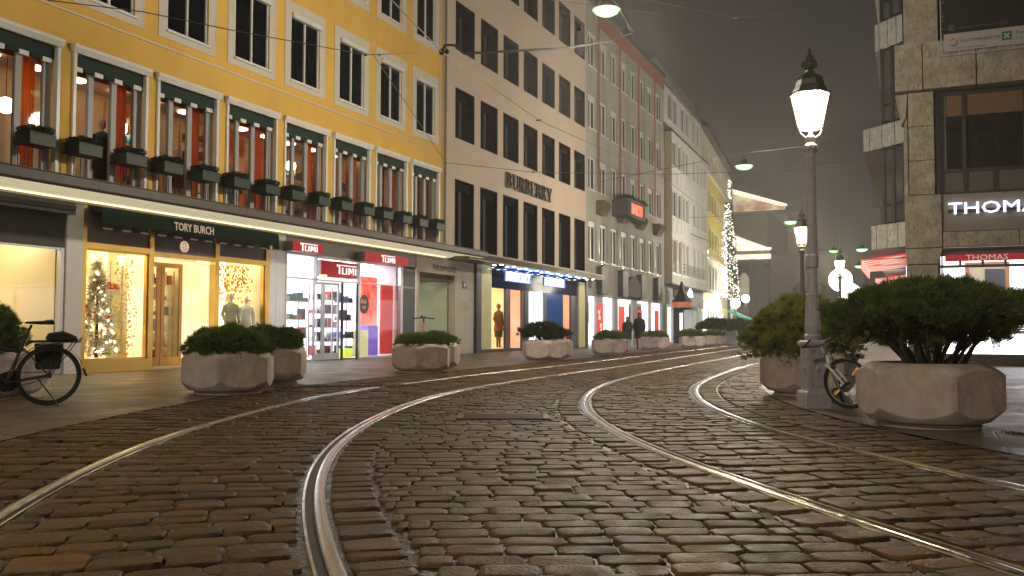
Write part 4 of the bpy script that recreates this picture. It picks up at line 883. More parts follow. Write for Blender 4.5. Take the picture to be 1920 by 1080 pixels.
# ------------------------------------------------------------------ white building with shallow bay
WA=R(1.71); wb=thing('white_building','white-grey building with a shallow bay and roof storey','building',(0,45.9,0),WA)
WL=13.2; pairs=[(.95,2.45),(2.7,4.1),(5.2,6.7),(6.9,8.3),(9.4,10.7),(11.1,12.4)]
m=MB(); h_=[(a+.05,b-.1,15.25,17.05) for a,b in pairs]; m.wall(0,WL,.0+2.6,17.3,h_,dp=.16); m.quad((0,0,2.6),(0,0,17.3),(-12,0,17.3),(-12,0,2.6)); m.quad((0,WL,0),(-12,WL,0),(-12,WL,17.3),(0,WL,17.3)); m.quad((-12,0,0),(-12,WL,0),(-12,WL,17.3),(-12,0,17.3)); m.quad((-.02,0,2.62),(-12,0,2.62),(-12,WL,2.62),(-.02,WL,2.62)); m.build('wall',plaster_w,wb)
m=MB(); m.box(-12,.12,-.05,WL,17.3,17.42); m.ext([(-.0,17.42),(-.55,19.1),(-12,19.1),(-12,17.42)],'y',0,WL); m.build('roof_storey',mat('pale_roof_cladding',(.36,.34,.31),.8),wb)
m=MB(); m.box(.08,.14,0,WL,17.24,17.299); m.build('gutter',roof_m,wb)
# bay
BXo=.48; bp=[(.12,1.45),(1.85,3.0),(3.4,4.3),(4.5,5.55),(7.1,8.2),(8.7,9.65),(10.6,11.5),(11.7,12.6)]
hb=[]
for (a,b) in bp:
    hb+= [(a,b,8.45,10.2),(a,b,11.85,13.55),(a,b,4.65,6.95)]
m=MB(); m.wall(0,WL,3.95,14.1,hb,x=BXo,dp=.14); m.build('bay_wall',plaster_w,wb)
m=MB(); m.quad((0,-.001,3.95),(BXo,-.001,3.95),(BXo,-.001,14.1),(0,-.001,14.1)); m.build('bay_side',plaster_b,wb)
m=MB(); m.quad((0,0,14.1),(BXo,0,14.1),(BXo,WL,14.1),(0,WL,14.1)); m.box(0,BXo+.12,-.1,WL,14.102,14.16); m.box(0.002,BXo+.08,-.08,WL,3.86,3.95); m.quad((.01,0,3.955),(.01,WL,3.955),(BXo,WL,3.955),(BXo,0,3.955)); m.build('bay_cornice',mat('dark_zinc',(.08,.075,.07),.6),wb)
def wwin(w,h,X0):
    o=MB(); 
    for a,b,c,d in ((0,.08,0,h),(w-.08,w,0,h),(.08,w-.08,0,.08),(.08,w-.08,h-.08,h),(w*.5-.04,w*.5+.04,.08,h-.08)): o.box(-.1,-.04,a,b,c,d)
    for a,b,c,d in ((-.1,0,-.1,h+.1),(w,w+.1,-.1,h+.1),(0,w,h,h+.1),(0,w,-.1,0)): o.box(.002,.03,a,b,c,d)
    win=o.build('window',frame_w,wb); p=MB(); p.quad((-.08,.08,.08),(-.08,w-.08,.08),(-.08,w-.08,h-.08),(-.08,.08,h-.08)); p.build('pane',mat('greyish_window_glass',(.05,.05,.055),.1,noise=.5,nscale=.8),win); return win
for (a,b) in pairs: wwin(b-a-.15,1.8,0).location=(0,a+.05,15.25)
for (a,b) in bp:
    for z0,z1 in ((8.45,10.2),(11.85,13.55),(4.65,6.95)): wwin(b-a,z1-z0,BXo).location=(BXo,a,z0)
m=MB()
for z_ in (10.65,7.45):
    for a,b in ((.1,1.4),(1.8,3.0)): 
        for (p,q,r_,s_) in ((a,b,z_,z_+.04),(a,b,z_+.75,z_+.79),(a,a+.04,z_+.04,z_+.75),(b-.04,b,z_+.04,z_+.75)): m.box(BXo+.002,BXo+.02,p,q,r_,s_)
m.build('stucco_panel',trim_w,wb)
m=MB()
for z_ in (4.9,5.15,5.4): m.tube([(BXo+.02,3.2,z_),(BXo+.3,3.2,z_),(BXo+.3,10.3,z_),(BXo+.02,10.3,z_)],.02,5)
for k in range(22): m.tube([(BXo+.3,3.2+k*.338,4.65),(BXo+.3,3.2+k*.338,5.4)],.012,4)
m.build('balcony_rail',mat('grey_rail',(.25,.25,.25),.5),wb)
m=MB(); m.box(-.1,.10,0,WL,2.62,3.95); m.build('blue_grey_fascia',mat('blue_grey_fascia',(.36,.39,.46),.7,noise=.05),wb)
m=MB()
for a,b in ((0,.35),(2.2,2.5),(4.7,5.25),(8.95,9.3),(10.2,10.5),(12.7,13.2)): m.box(-.1,.06,a,b,0,2.62)
m.build('shop_frame',mat('white_shop_frame',(.6,.62,.66),.5),wb)
m=MB(); m.quad((-1.6,0,0),(-1.6,WL,0),(-1.6,WL,2.6),(-1.6,0,2.6)); m.quad((-.1,0.01,0),(-1.6,0.01,0),(-1.6,0.01,2.6),(-.1,0.01,2.6)); m.build('shop_interior',glowwall('white_display',(.75,.75,.7),(1,1,.97),1.35,1.5),wb)
m=MB(); m.quad((-.05,0,.1),(-.05,WL,.1),(-.05,WL,2.6),(-.05,0,2.6)); m.build('shop_pane',glass,wb)
m=MB(); m.ext([(.1,2.62),(.5,2.35),(.5,2.30),(.1,2.5)],'y',5.3,8.9); m.build('shop_awning',mat('grey_awning',(.2,.18,.16),.8),wb)
sg=thing('shop_sign','small row of gilt letters on the blue-grey fascia','sign',(.22,52.0,3.2),WA); text('lettering','HENLE',.42,goldshelf,sg,(0,0,0),NORTH,ext=.02,sx_=1.3)
sg=thing('shop_sign','small framed projecting sign with a glowing white symbol','sign',(.3,46.8,3.05),WA); m=MB(); m.box(.0,.9,0,.08,0,.62); m.build('frame',mat('bronze_sign',(.12,.08,.05),.5),sg); m=MB(); m.box(.1,.8,-.012,-.002,.1,.52); m.build('panel',mat('dark_tan_panel',(.2,.14,.1),.6,emit=(.3,.2,.14),es=.3),sg); m=MB(); m.ext([(.95,.0),(1.35,.0),(1.28,.4),(1.15,.62),(1.02,.4)],'y',0,.05); m.build('symbol',emis('white_symbol',(1,1,1),2.5),sg)
# dark kiosk-like entrance with round copper lantern canopy
t=thing('lantern_kiosk','dark round porch lantern with copper ring hanging from the corner post','lantern',(.9,46.4,0)); m=MB(); m.box(-.4,.15,-.35,.35,0,2.3); m.build('post',black_m,t); m=MB(); m.lathe([(.30,2.2),(.62,2.25),(.64,2.35)],14,(.1,0,0)); m.build('rim',black_m,t); m=MB(); m.lathe([(.64,2.352),(.66,2.7),(.62,2.72)],14,(.1,0,0)); m.build('copper_ring',mat('lit_copper_ring',(.4,.15,.08),.4,metal=.5,emit=(.6,.18,.08),es=.35),t); m=MB(); m.lathe([(.7,2.722),(.5,3.0),(.3,3.3),(.16,3.7),(.1,4.0),(.03,4.1)],14,(.1,0,0)); m.build('roof',black_m,t)
t=thing('menu_case','narrow lit glass menu case on the dark corner post','display case',(.95,45.75,.75)); m=MB(); m.box(0,.3,0,.08,0,1.3); m.build('case',black_m,t); m=MB(); m.box(.05,.25,-.012,-.002,.06,1.24); m.build('panel',emis('case_light',(.9,.95,1),1.6),t)
# ------------------------------------------------------------------ far yellow building
FA=math.atan2(.0916,.9958); fb=thing('far_yellow_building','bright yellow building with white upper storey, far along the street','building',(-.42,59.3,0),FA)
FL=28.0; fx=[.7+2.24*k for k in range(12)]
hf=[(y,y+1.15,a,b) for y in fx for a,b in ((4.35,6.4),(7.9,9.5),(11.12,12.75),(14.6,16.0))]
m=MB(); m.wall(0,FL,7.05,14.2,[h for h in hf if 7<h[2]<14]); m.quad((0,0,0),(-12,0,0),(-12,0,17.2),(0,0,17.2)); m.quad((0,FL,0),(0,FL,17.2),(-12,FL,17.2),(-12,FL,0)); m.quad((-12,0,0),(-12,FL,0),(-12,FL,17.2),(-12,0,17.2)); m.quad((0,0,0),(0,FL,0),(0,FL,2.5),(0,0,2.5)) if False else None; m.build('wall',plaster_fy,fb)
m=MB(); m.wall(0,FL,14.2,17.2,[h for h in hf if h[2]>14]); m.wall(0,FL,3.0,7.05,[h for h in hf if h[2]<5]); m.box(.002,.12,0,FL,14.12,14.25); m.box(.002,.3,0,FL,6.98,7.1); m.box(.002,.12,0,FL,4.05,4.15); m.build('pale_storey',mat('cream_white_plaster',(.6,.57,.45),.85),fb)
m=MB(); m.box(-12,.55,-.2,FL,17.2,17.5); m.ext([(.5,17.5),(-5,20.5),(-12,17.5)],'y',0,FL); m.build('roof',roof_m,fb)
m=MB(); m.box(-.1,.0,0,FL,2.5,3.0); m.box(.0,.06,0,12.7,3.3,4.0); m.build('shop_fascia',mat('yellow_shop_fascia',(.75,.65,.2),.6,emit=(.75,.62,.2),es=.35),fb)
def fwin(h):
    o=MB()
    for a,b,c,d in ((0,.09,0,h),(1.06,1.15,0,h),(.09,1.06,0,.09),(.09,1.06,h-.09,h),(.53,.62,.09,h-.09)): o.box(-.16,-.1,a,b,c,d)
    for a,b,c,d in ((-.14,0,-.14,h+.14),(1.15,1.29,-.14,h+.14),(0,1.15,h,h+.14),(0,1.15,-.14,0)): o.box(.002,.03,a,b,c,d)
    win=o.build('window',trim_w,fb); p=MB(); p.quad((-.14,.09,.09),(-.14,1.06,.09),(-.14,1.06,h-.09),(-.14,.09,h-.09)); p.build('pane',mat('greyish_window_glass',(.05,.05,.055),.1),win); return win
for a,b in ((4.35,6.4),(7.9,9.5),(11.12,12.75),(14.6,16.0)):
    w_=fwin(b-a)
    for k,y in enumerate(fx):
        if k==0: w_.location=(0,y,a)
        else: ctree(w_,fb,(0,y,a))
m=MB()
for k in range(13): m.box(-.12,.0,k*2.2,k*2.2+.5,0,2.5)
m.build('shop_frame',mat('white_shop_frame',(.6,.62,.66),.5),fb)
m=MB(); m.quad((-1.0,0,0),(-1,FL,0),(-1,FL,2.5),(-1,0,2.5)); m.quad((-.05,0,2.5),(-1,0,2.5),(-1,FL,2.5),(-.05,FL,2.5)); m.build('shop_interior',glowwall('cream_display',(.5,.6,.6),(1,.97,.8),1.1,1.5),fb)
m=MB(); m.box(.02,.06,2.3,4.3,6.9,7.6); m.build('lit_sign',emis('far_lit_sign',(1,1,.9),1.8),fb)
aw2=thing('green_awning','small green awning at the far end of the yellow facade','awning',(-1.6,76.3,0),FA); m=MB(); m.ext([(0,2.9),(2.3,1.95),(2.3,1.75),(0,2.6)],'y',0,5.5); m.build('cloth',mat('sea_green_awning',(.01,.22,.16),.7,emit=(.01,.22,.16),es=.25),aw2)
def lights_cluster(name,label,pts,rad,col,s,cat='fairy lights',kind=None):
    s=s*.5
    m=MB()
    for p in pts: m.box(p[0]-rad,p[0]+rad,p[1]-rad,p[1]+rad,p[2]-rad,p[2]+rad)
    o=m.build(name,emis('fairy_%s'%name,col,s)); tag(o,label,cat,kind='stuff'); return o
def Wp(ang,ox,oy,x,y,z_): return (ox+x*math.cos(ang)-y*math.sin(ang), oy+x*math.sin(ang)+y*math.cos(ang), z_)
# cone of fairy lights (tree) at the far corner
tr=thing('lit_tree','tall narrow conifer covered in white fairy lights at the far facade corner','tree',(-1.75,77.8,0))
H0,H1=3.9,13.4
m=MB(); m.tube([(0,0,0),(0,0,H1)],[.16,.04],7); m.build('trunk',bark,tr)
m=MB(); k=700; z_=rs.uniform(0,1,k); a=rs.uniform(0,6.283,k); rr=(.95*(1-z_)**.7+.1)*rs.uniform(.4,1,k); c=np.stack([rr*np.cos(a),rr*np.sin(a),H0+z_*(H1-H0)],1); tufts(m,c,np.stack([np.cos(a),np.sin(a),-.3+0*a],1),10,.35,.03,.5,rs); m.build('crown',leaf_dk,tr)
m=MB(); k=620; z_=rs.uniform(0,1,k)**1.15; a=rs.uniform(0,6.283,k); rr=.95*(1-z_)**.7+.12
for p in np.stack([rr*np.cos(a),rr*np.sin(a),H0+z_*(H1-H0)],1): m.box(p[0]-.038,p[0]+.038,p[1]-.038,p[1]+.038,p[2]-.038,p[2]+.038)
m.build('light',emis('tree_fairy',(1,.93,.72),3.2),tr)
pts=[]
for (y0,y1,z0,z1,n) in ((12.8,20.6,4.0,7.0,330),(14.5,21,7.3,10.3,200),(17,21.5,10.6,13.2,120),(21,22.2,14.4,16.3,40)):
    for _ in range(n): 
        y=rs.uniform(y0,y1); z_=rs.uniform(z0,z1)
        if rs.uniform()<(y-y0)/(y1-y0)+.25: pts.append(Wp(FA,-.42,59.3,rs.uniform(.1,.4),y,z_))
lights_cluster('fairy_light_curtain','curtain of white fairy lights on the far yellow facade beside the lit tree',pts,.045,(1,.93,.75),5)
pts=[]
for _ in range(260):
    y=rs.uniform(.2,12.5); q=abs(((y-.2)/12.3)-.5)*2
    pts.append(Wp(FA,-.42,59.3,.15+rs.uniform(0,.15),y,3.0+rs.normal(0,.18)))
for _ in range(160):
    y=rs.choice([.3,12.3])+rs.normal(0,.2); pts.append(Wp(FA,-.42,59.3,.2,y,rs.uniform(.7,3.2)))
lights_cluster('fairy_light_garland','garland of white fairy lights arching over the far yellow shopfront',pts,.04,(1,.95,.8),4.5)
# ------------------------------------------------------------------ opera house at the end of the street
op=thing('opera_house','grey stone theatre with two glowing pediments, hazy at the street end','building',(-14,150,0)); ostone=mat('grey_theatre_stone',(.34,.31,.28),.9,noise=.08,nscale=.3)
lit=mat('glowing_cornice',(.85,.8,.65),.8,emit=(1,.93,.72),es=1.0)  # cornices, tympana and dentils emit, standing in for light on the stone
m=MB(); m.box(-20,6.0,0.0,2.0,12.5,13.36); m.box(-20,5.6,1.5,3,0,12.5); m.box(-20,3.5,15,45,0,23.8); m.box(-20,34,16,46,0,15.0); m.build('wall',ostone,op)
m=MB()
for x in (-12.5,-8.2,-4.0,-.2,2.9): m.lathe([(.62,.4),(.62,.8),(.54,1.0),(.46,11.4),(.66,11.8),(.72,12.45)],16,(x,.6,0))
for o_ in range(1): pass
m.build('column',mat('pale_column_stone',(.34,.3,.26),.85),op)
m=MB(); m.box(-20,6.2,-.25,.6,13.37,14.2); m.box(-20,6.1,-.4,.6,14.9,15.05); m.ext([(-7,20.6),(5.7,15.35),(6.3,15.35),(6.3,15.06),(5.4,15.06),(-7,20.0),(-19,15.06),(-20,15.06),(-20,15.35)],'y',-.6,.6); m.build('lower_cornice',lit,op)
m=MB(); m.ext([(-7,20.0),(5.4,15.06),(-19,15.06)],'y',0,.4); m.build('lower_tympanum',mat('glowing_tympanum',(.5,.45,.36),.9,emit=(1,.93,.68),es=1.0),op)
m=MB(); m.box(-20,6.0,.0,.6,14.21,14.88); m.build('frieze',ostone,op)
m=MB(); m.ext([(-8,29.9),(6.2,25.1),(7.3,24.72),(7.3,24.5),(6.0,24.5),(-8,28.9),(-22,24.4),(-22,25.4)],'y',13.8,15.0); m.build('upper_cornice',mat('glowing_cornice2',(.8,.74,.6),.8,emit=(1,.92,.72),es=.95),op)
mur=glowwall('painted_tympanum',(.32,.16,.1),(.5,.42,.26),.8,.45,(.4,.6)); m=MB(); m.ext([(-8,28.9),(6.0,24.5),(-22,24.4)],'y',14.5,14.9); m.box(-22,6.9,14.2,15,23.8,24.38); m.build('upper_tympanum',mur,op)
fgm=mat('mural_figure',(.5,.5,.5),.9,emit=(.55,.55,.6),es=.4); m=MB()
for x,h_ in ((-8,3.2),(-6,2.2),(-4.4,2.5),(-2.5,1.6),(-.6,1.3)): m.ball((x,14.45,24.5+h_*.45),h_*.35,8,6,(.6,.3,1.2)); m.ball((x+.1,14.45,24.5+h_*.95),h_*.14,7,5)
m.build('painted_figure',fgm,op)
m=MB()
for k in range(16): m.box(-7+k*.85+.1,-7+k*.85+.3,13.6,13.8,28.6-k*.275,29.0-k*.275)
m.build('dentil',mat('dim_glow_dentil',(.6,.55,.45),.9,emit=(.9,.8,.6),es=.35),op)
m=MB()
for x in (-13.2,-10.5,-6.1,-2.0,1.4): m.ext([(x-.85,6.6),(x+.85,6.6),(x+.85,9.9),(x+.5,10.8),(x,11.1),(x-.5,10.8),(x-.85,9.9)],'y',1.44,1.49)
m.build('arched_window',mat('arched_window_glow',(.3,.26,.18),.6,emit=(.6,.52,.35),es=.4),op)
m=MB()
for x in (9,13,17,21,25,29): m.ext([(x-.9,5),(x+.9,5),(x+.9,9),(x,10.2),(x-.9,9)],'y',15.9,15.98)
m.build('side_window',mat('dim_arched_window',(.08,.08,.08),.4),op)
# plain dark block further right behind the lamps
fk=thing('far_block','dim far building block behind the glowing ball decorations','building',(12,118,0)); m=MB(); m.box(0,14,0,20,0,14.5)
for k in range(4): m.box(-.1,14.1,-.1,20,3.2+k*3.2,3.3+k*3.2)
m.build('wall',mat('dim_far_stone',(.2,.18,.16),.9,noise=.1),fk); m=MB()
for k in range(6):
    for j in range(4): m.box(1+k*2.2,2.0+k*2.2,-.03,.0-.001,.9+j*3.2,2.6+j*3.2)
m.build('window',mat('dim_window',(.05,.05,.05),.3),fk); m=MB(); m.box(-.3,14.3,-.3,20.3,14.5,15); m.build('roof',roof_m,fk)
# ------------------------------------------------------------------ travertine building on the right
TX,TY=14.86,12.8
trav=mat('weathered_travertine',(.27,.235,.185),.85,noise=.35,nscale=3,bump=1,bscale=45,dirt=(.06,.05,.04),dscale=22)
trav2=mat('grey_concrete_slab',(.27,.275,.27),.85,noise=.25,nscale=10,bump=.8,bscale=40,dirt=(.09,.09,.09),dscale=13)
tb=thing('travertine_building','stained travertine corner building with dark window strips','building',(TX,TY,0)); TLo=(TX,TY,0)
jn=.009
def block(m,x0,x1,y0,y1,z0,z1,nx,nz):
    for i in range(nx):
        for j in range(nz):
            a=x0+(x1-x0)*i/nx; b=x0+(x1-x0)*(i+1)/nx; c=z0+(z1-z0)*j/nz; d=z0+(z1-z0)*(j+1)/nz; m.box(a+jn,b-jn,y0,y1,c+jn,d-jn)
m=MB()
block(m,TX+.08,TX+.76,TY,TY+.9,0,2.6,1,2); block(m,TX,TX+.16+.04,TY+.05,TY+.9,0,2.6,1,2)
# bevelled thick band at first floor
m.ext([(TX,2.98),(TX+.76,2.98),(TX+.86,3.12),(TX+.86,3.92-.0),(TX-.03,4.4),(TX-.03,3.0)],'y',TY-.06,TY+.9) if False else block(m,TX-.02,TX+.86,TY-.08,TY+.9,3.02,4.40,1,1)
m.ext([(TX-.02,3.015),(TX+.86,3.015),(TX+.76,2.61),(TX+.05,2.61)],'y',TY-.04,TY+.9)
block(m,TX+.10,TX+.72,TY-.02,TY+.9,4.41,7.1,1,3); block(m,TX-.02,TX+.09,TY+.15,TY+.9,4.41,6.6,1,2)
block(m,TX-.20,TX+.46,TY-.25,TY+.9,7.11,8.35,1,1); block(m,TX+.47,TX+1.7,TY-.25,TY+.9,7.11,8.35,1,1); block(m,TX+1.71,TX+9.5,TY-.25,TY+.9,7.11,8.35,5,1)
block(m,TX+.02,TX+.85,TY+.0,TY+.9,8.36,14,1,4)
m.ext([(TX-.05,6.3),(TX-.20,7.1),(TX+.09,7.1),(TX+.05,6.5)],'y',TY+.1,TY+.6)
block(m,TX+.87,TX+9.5,TY-.06,TY+.9,3.02,3.42,5,1)
m.build('travertine_cladding',trav,tb,W=TLo)
m=MB(); m.box(TX+.87,TX+9.5,TY-.02,TY+.4,3.43,4.38); m.build('sign_fascia',mat('brown_grey_fascia',(.19,.16,.14),.6,noise=.05),tb,W=TLo)
m=MB(); m.box(TX+.02,TX+9.5,TY+.9,TY+30,2.9,14); m.box(TX+.02,TX+.9,TY+.9,TY+30,0,2.9); m.box(TX+.8,TX+9.5,TY+3.4,TY+30,0,2.9); m.build('core_wall',trav2,tb,W=TLo)
m=MB(); m.box(TX-.1,TX+9.6,TY-.1,TY+30,14,14.4); m.build('roof',roof_m,tb,W=TLo)
# first floor window strip
m=MB(); x0,x1,z0,z1=TX+.76,TX+9.5,4.40,7.08
m.box(x0,x1,TY+.2,TY+.28,z0,z0+.08); m.box(x0,x1,TY+.2,TY+.28,z1-.1,z1); m.box(x0,x1,TY+.2,TY+.28,4.98,5.06)
for k,x in enumerate((0,.62,1.30,2.0,2.6,3.3,4.0,5,6,7)): m.box(x0+x,x0+x+.09,TY+.19,TY+.29,z0,5.0 if k in(2,) else z1)
m.build('window_frame',mat('black_brown_frame',(.018,.015,.014),.4),tb,W=TLo)
m=MB(); m.quad((x0,TY+.25,z0),(x1,TY+.25,z0),(x1,TY+.25,z1),(x0,TY+.25,z1)); m.build('window_pane',mat('dark_brown_glass',(.016,.014,.014),.07,noise=.4,nscale=2,spec=.5),tb,W=TLo)
m=MB(); m.box(x0+.26,x1,TY+.236,TY+.242,6.45,6.98); m.build('wooden_header',mat('wood_header',(.13,.06,.025),.6),tb,W=TLo)
m=MB(); m.box(x0+.09,x0+.24,TY+.236,TY+.242,5.06,6.98); m.build('side_blind',mat('grey_blind',(.12,.12,.11),.8),tb,W=TLo)
m=MB(); m.box(x0+.0,x1,TY+.236,TY+.242,4.48,4.98); m.build('spandrel_panel',mat('grey_spandrel',(.07,.065,.06),.5),tb,W=TLo)
# second floor banner
bn=thing('event_banner','large dark banner with a white sponsor strip, lashed to a steel frame','banner',(TX+.93,TY-.35,7.93))
m=MB(); m.box(.04,6,0,.03,.52,5); m.build('cloth',mat('dark_banner_cloth',(.006,.006,.006),.8,noise=.9,nscale=1.2),bn)
m=MB(); m.box(.04,6,-.001,.03,.07,.52); m.build('strip',mat('banner_strip',(.30,.28,.29),.8,noise=.04),bn)
m=MB(); m.tube([(-.02,0,5),(-.02,0,-.03),(6,0,-.03)],.018,6)
for k in range(12): m.tube([(.1+k*.3,0,-.03),(.1+k*.3,0,.08)],.008,4)
for k in range(8): m.tube([(-.02,0,.3+k*.35),(.07,0,.3+k*.35)],.008,4)
m.build('frame',frame_g,bn)
prt=mat('banner_print',(.05,.05,.06),.8); prg=mat('banner_print_grey',(.08,.08,.075),.8)
text('lettering','inLOMBARDIA',.125,prt,bn,(.42,-.004,.27),(1,0,0),ext=.001,sx_=1.15)
text('lettering','con il patrocinio di Regione Lombardia',.05,prt,bn,(.2,-.004,.12),(1,0,0),ext=.001,sx_=1.0)
text('lettering','Madonna del Rosario, 1606',.10,prg,bn,(.38,-.004,.62),(1,0,0),ext=.001)
m=MB(); ringyz_=None
for k in range(20):
    a=2*math.pi*k/20; b=2*math.pi*(k+1)/20; m.quad((.22+.07*math.cos(a),-.003,.67+.07*math.sin(a)),(.22+.07*math.cos(b),-.003,.67+.07*math.sin(b)),(.22+.06*math.cos(b),-.003,.67+.06*math.sin(b)),(.22+.06*math.cos(a),-.003,.67+.06*math.sin(a)))
m.ext([(.20,.65),(.24,.65),(.22,.70)],'y',-.004,-.001); m.build('round_mark',mat('banner_print_pale',(.25,.25,.25),.8),bn)
cols=[(.75,.1,.1),(.8,.35,.05),(.8,.65,.05),(.15,.45,.1),(.05,.3,.5),(.1,.1,.4),(.45,.1,.35),(.7,.1,.25)]
for k,c_ in enumerate(cols):
    a=R(100+k*40); m=MB(); p=[(.05,-.012),(.1,-.028),(.12,0),(.1,.028),(.05,.012)]; m.ext([(.27+x*math.cos(a)-y*math.sin(a),.29+x*math.sin(a)+y*math.cos(a)) for x,y in p],'y',-.004,-.001); m.build('emblem_ray',mat('print_%d'%k,tuple(q*.6 for q in c_),.8),bn)
m=MB(); m.box(1.35,1.57,-.004,-.001,.20,.42); m.build('green_square',mat('print_green',(.02,.10,.035),.8),bn)
m=MB()
for a in (45,135):
    q=R(a); m.ext([(1.46+x*math.cos(q)-y*math.sin(q),.31+x*math.sin(q)+y*math.cos(q)) for x,y in ((-.085,-.022),(.085,-.022),(.085,.022),(-.085,.022))],'y',-.007,-.0045-.0005*(a>90))
m.build('white_cross',mat('print_white',(.35,.35,.35),.8),bn)
text('lettering','Regione',.11,prg,bn,(1.66,-.004,.33),(1,0,0),ext=.001); text('lettering','Lombardia',.11,prg,bn,(1.66,-.004,.2),(1,0,0),ext=.001)
# glowing name and shop
sg=thing('shop_sign','large glowing blue-white THOMAS letters on the brown fascia','sign',(TX+1.0,TY-.1,3.86)); text('lettering','THOMAS',.42,emis('thomas_glow',(.70,.80,1),2.6),sg,(0,0,0),(1,0,0),ext=.02,sx_=1.34,off=0)
m=MB(); m.box(0,2.2,.035,.075,.05,.12); m.build('rail',black_m,sg)
m=MB(); X0=TX+.72
m.box(X0,X0+.09,TY+.1,TY+.2,0,3.0); m.box(X0,X0+9,TY+.08,TY+.2,2.5,2.57); m.box(X0,X0+9,TY+.05,TY+.2,0,.3); m.box(X0,X0+9,TY+.08,TY+.2,2.95,3.01)
for k in range(10): m.box(X0+.52+k*.51,X0+.58+k*.51,TY+.09,TY+.19,2.57,2.72)
m.box(X0+3.2,X0+3.28,TY+.1,TY+.2,.3,2.5); m.build('shop_frame',mat('brown_steel_frame',(.05,.04,.04),.4),tb,W=TLo)
m=MB(); m.box(X0+.09,X0+9,TY+.12,TY+.19,2.80,2.95); m.build('shutter_housing',mat('maroon_grey_panel',(.09,.05,.05),.5),tb,W=TLo)
m=MB(); m.quad((X0+.09,TY+.16,.3),(X0+9,TY+.16,.3),(X0+9,TY+.16,2.5),(X0+.09,TY+.16,2.5)); m.build('shop_pane',glass,tb,W=TLo)
gwx=glowwall('white_right_shop',(.85,.85,.95),(1,1,1),1.5,.8)
m=MB(); m.quad((X0+.1,TY+3.3,0),(X0+9,TY+3.3,0),(X0+9,TY+3.3,2.85),(X0+.1,TY+3.3,2.85)); m.quad((X0+.1,TY+.2,0.02),(X0+.1,TY+3.3,.02),(X0+.1,TY+3.3,2.85),(X0+.1,TY+.2,2.85)); m.quad((X0+.1,TY+.2,2.85),(X0+9,TY+.2,2.85),(X0+9,TY+3.3,2.85),(X0+.1,TY+3.3,2.85)); m.quad((X0+.1,TY+.2,.3),(X0+9,TY+.2,.3),(X0+9,TY+3.3,.3),(X0+.1,TY+3.3,.3)); m.build('shop_interior',gwx,tb,W=TLo)
sg=thing('shop_sign','red THOMAS panel across the top of the right shop window','sign',(X0+.2,TY+.02,2.66)); m=MB(); m.box(0,6,.0,.05,0,.17); m.build('panel',mat('maroon_sign',(.33,.015,.03),.5,emit=(.4,.015,.035),es=.35),sg); text('lettering','THOMAS',.2,signc,sg,(.47,-.004,.02),(1,0,0),ext=.002,sx_=1.18)
t=thing('picture_frame','wooden framed mirror inside the right shop','mirror',(16.35,TY+2.6,1.2)); m=MB()
for a,b,c,d in ((0,.1,0,1.6),(1.0,1.1,0,1.6),(.1,1.0,1.5,1.6),(.1,1.0,0,.1)): m.box(a,b,0,.06,c,d)
m.build('frame',mat('brown_wood',(.35,.14,.05),.5),t); m=MB(); m.box(.1,1.0,.03,.05,.1,1.5); m.build('glass',mat('dim_mirror',(.5,.42,.25),.3),t); m=MB(); m.box(.5,.98,.0,.028,.12,1.4); m.build('dark_panel',mat('dark_reflection',(.05,.045,.045),.5),t)
# merchandise heaps on low tables
pal=[mat('folded_white',(.75,.75,.8),.8),mat('folded_red',(.55,.05,.06),.8),mat('folded_grey',(.15,.15,.17),.8),mat('folded_blue',(.1,.12,.35),.8)]
for tix,(x,y,lab) in enumerate(((15.75,TY+.9,'display table with red and blue garments behind the large pine'),(17.0,TY+.8,'display table with white folded garments at the right edge'),(18.6,TY+1.0,'far right display table with grey garments'))):
    t=thing('display_table',lab,'table',(x,y,.3)); m=MB(); m.box(0,1.2,0,.7,.5,.54); 
    for a in (.02,1.14):
        for b in (.02,.64): m.box(a,a+.04,b,b+.04,0,.5)
    m.build('table_top',frame_w,t)
    for ci in range(4):
        m=MB()
        for _ in range(7): a=rs.uniform(0,.9); b=rs.uniform(0,.45); c_=.54+rs.choice([0,.06,.12]); m.box(a,a+.25,b,b+.2,c_,c_+.05)
        m.build('folded_garment',pal[(ci+tix)%4] if not(tix==0 and ci<2) else pal[1],t)
# angular bays on the street side
def bayslab(m,L_,z0,z1,y1=30):
    c=.7071*L_; m.prism([(TX,TY+.4),(TX,TY+y1),(TX-c,TY+y1),(TX-c,TY+.4+c)],z0,z1)
for (L_,z0,z1,lab) in ((1.0,8.62,9.37,'topmost grey concrete balcony band on the travertine building'),(1.5,5.9,6.52,'widest grey concrete balcony band, halfway up the travertine building'),(1.25,3.12,3.78,'lowest grey concrete balcony band, just above the red awnings'),(1.2,11.8,12.5,'uppermost concrete band near the roof of the travertine building')):
    t=thing('balcony_band',lab,'balcony',(TX,TY+.4,z0)); m=MB(); c=.7071*L_; m.prism([(0,0),(0,29),(-c,29),(-c,c)],0,z1-z0); m.build('slab',trav2,t)
    m=MB(); 
    for k in range(3): m.tube([(-c*(k+.7)/3.2-.004,c*(k+.7)/3.2-.004,.01),(-c*(k+.7)/3.2-.004,c*(k+.7)/3.2-.004,z1-z0-.01)],.008,4)
    m.build('joint',black_m,t)
m=MB(); gp_=MB()
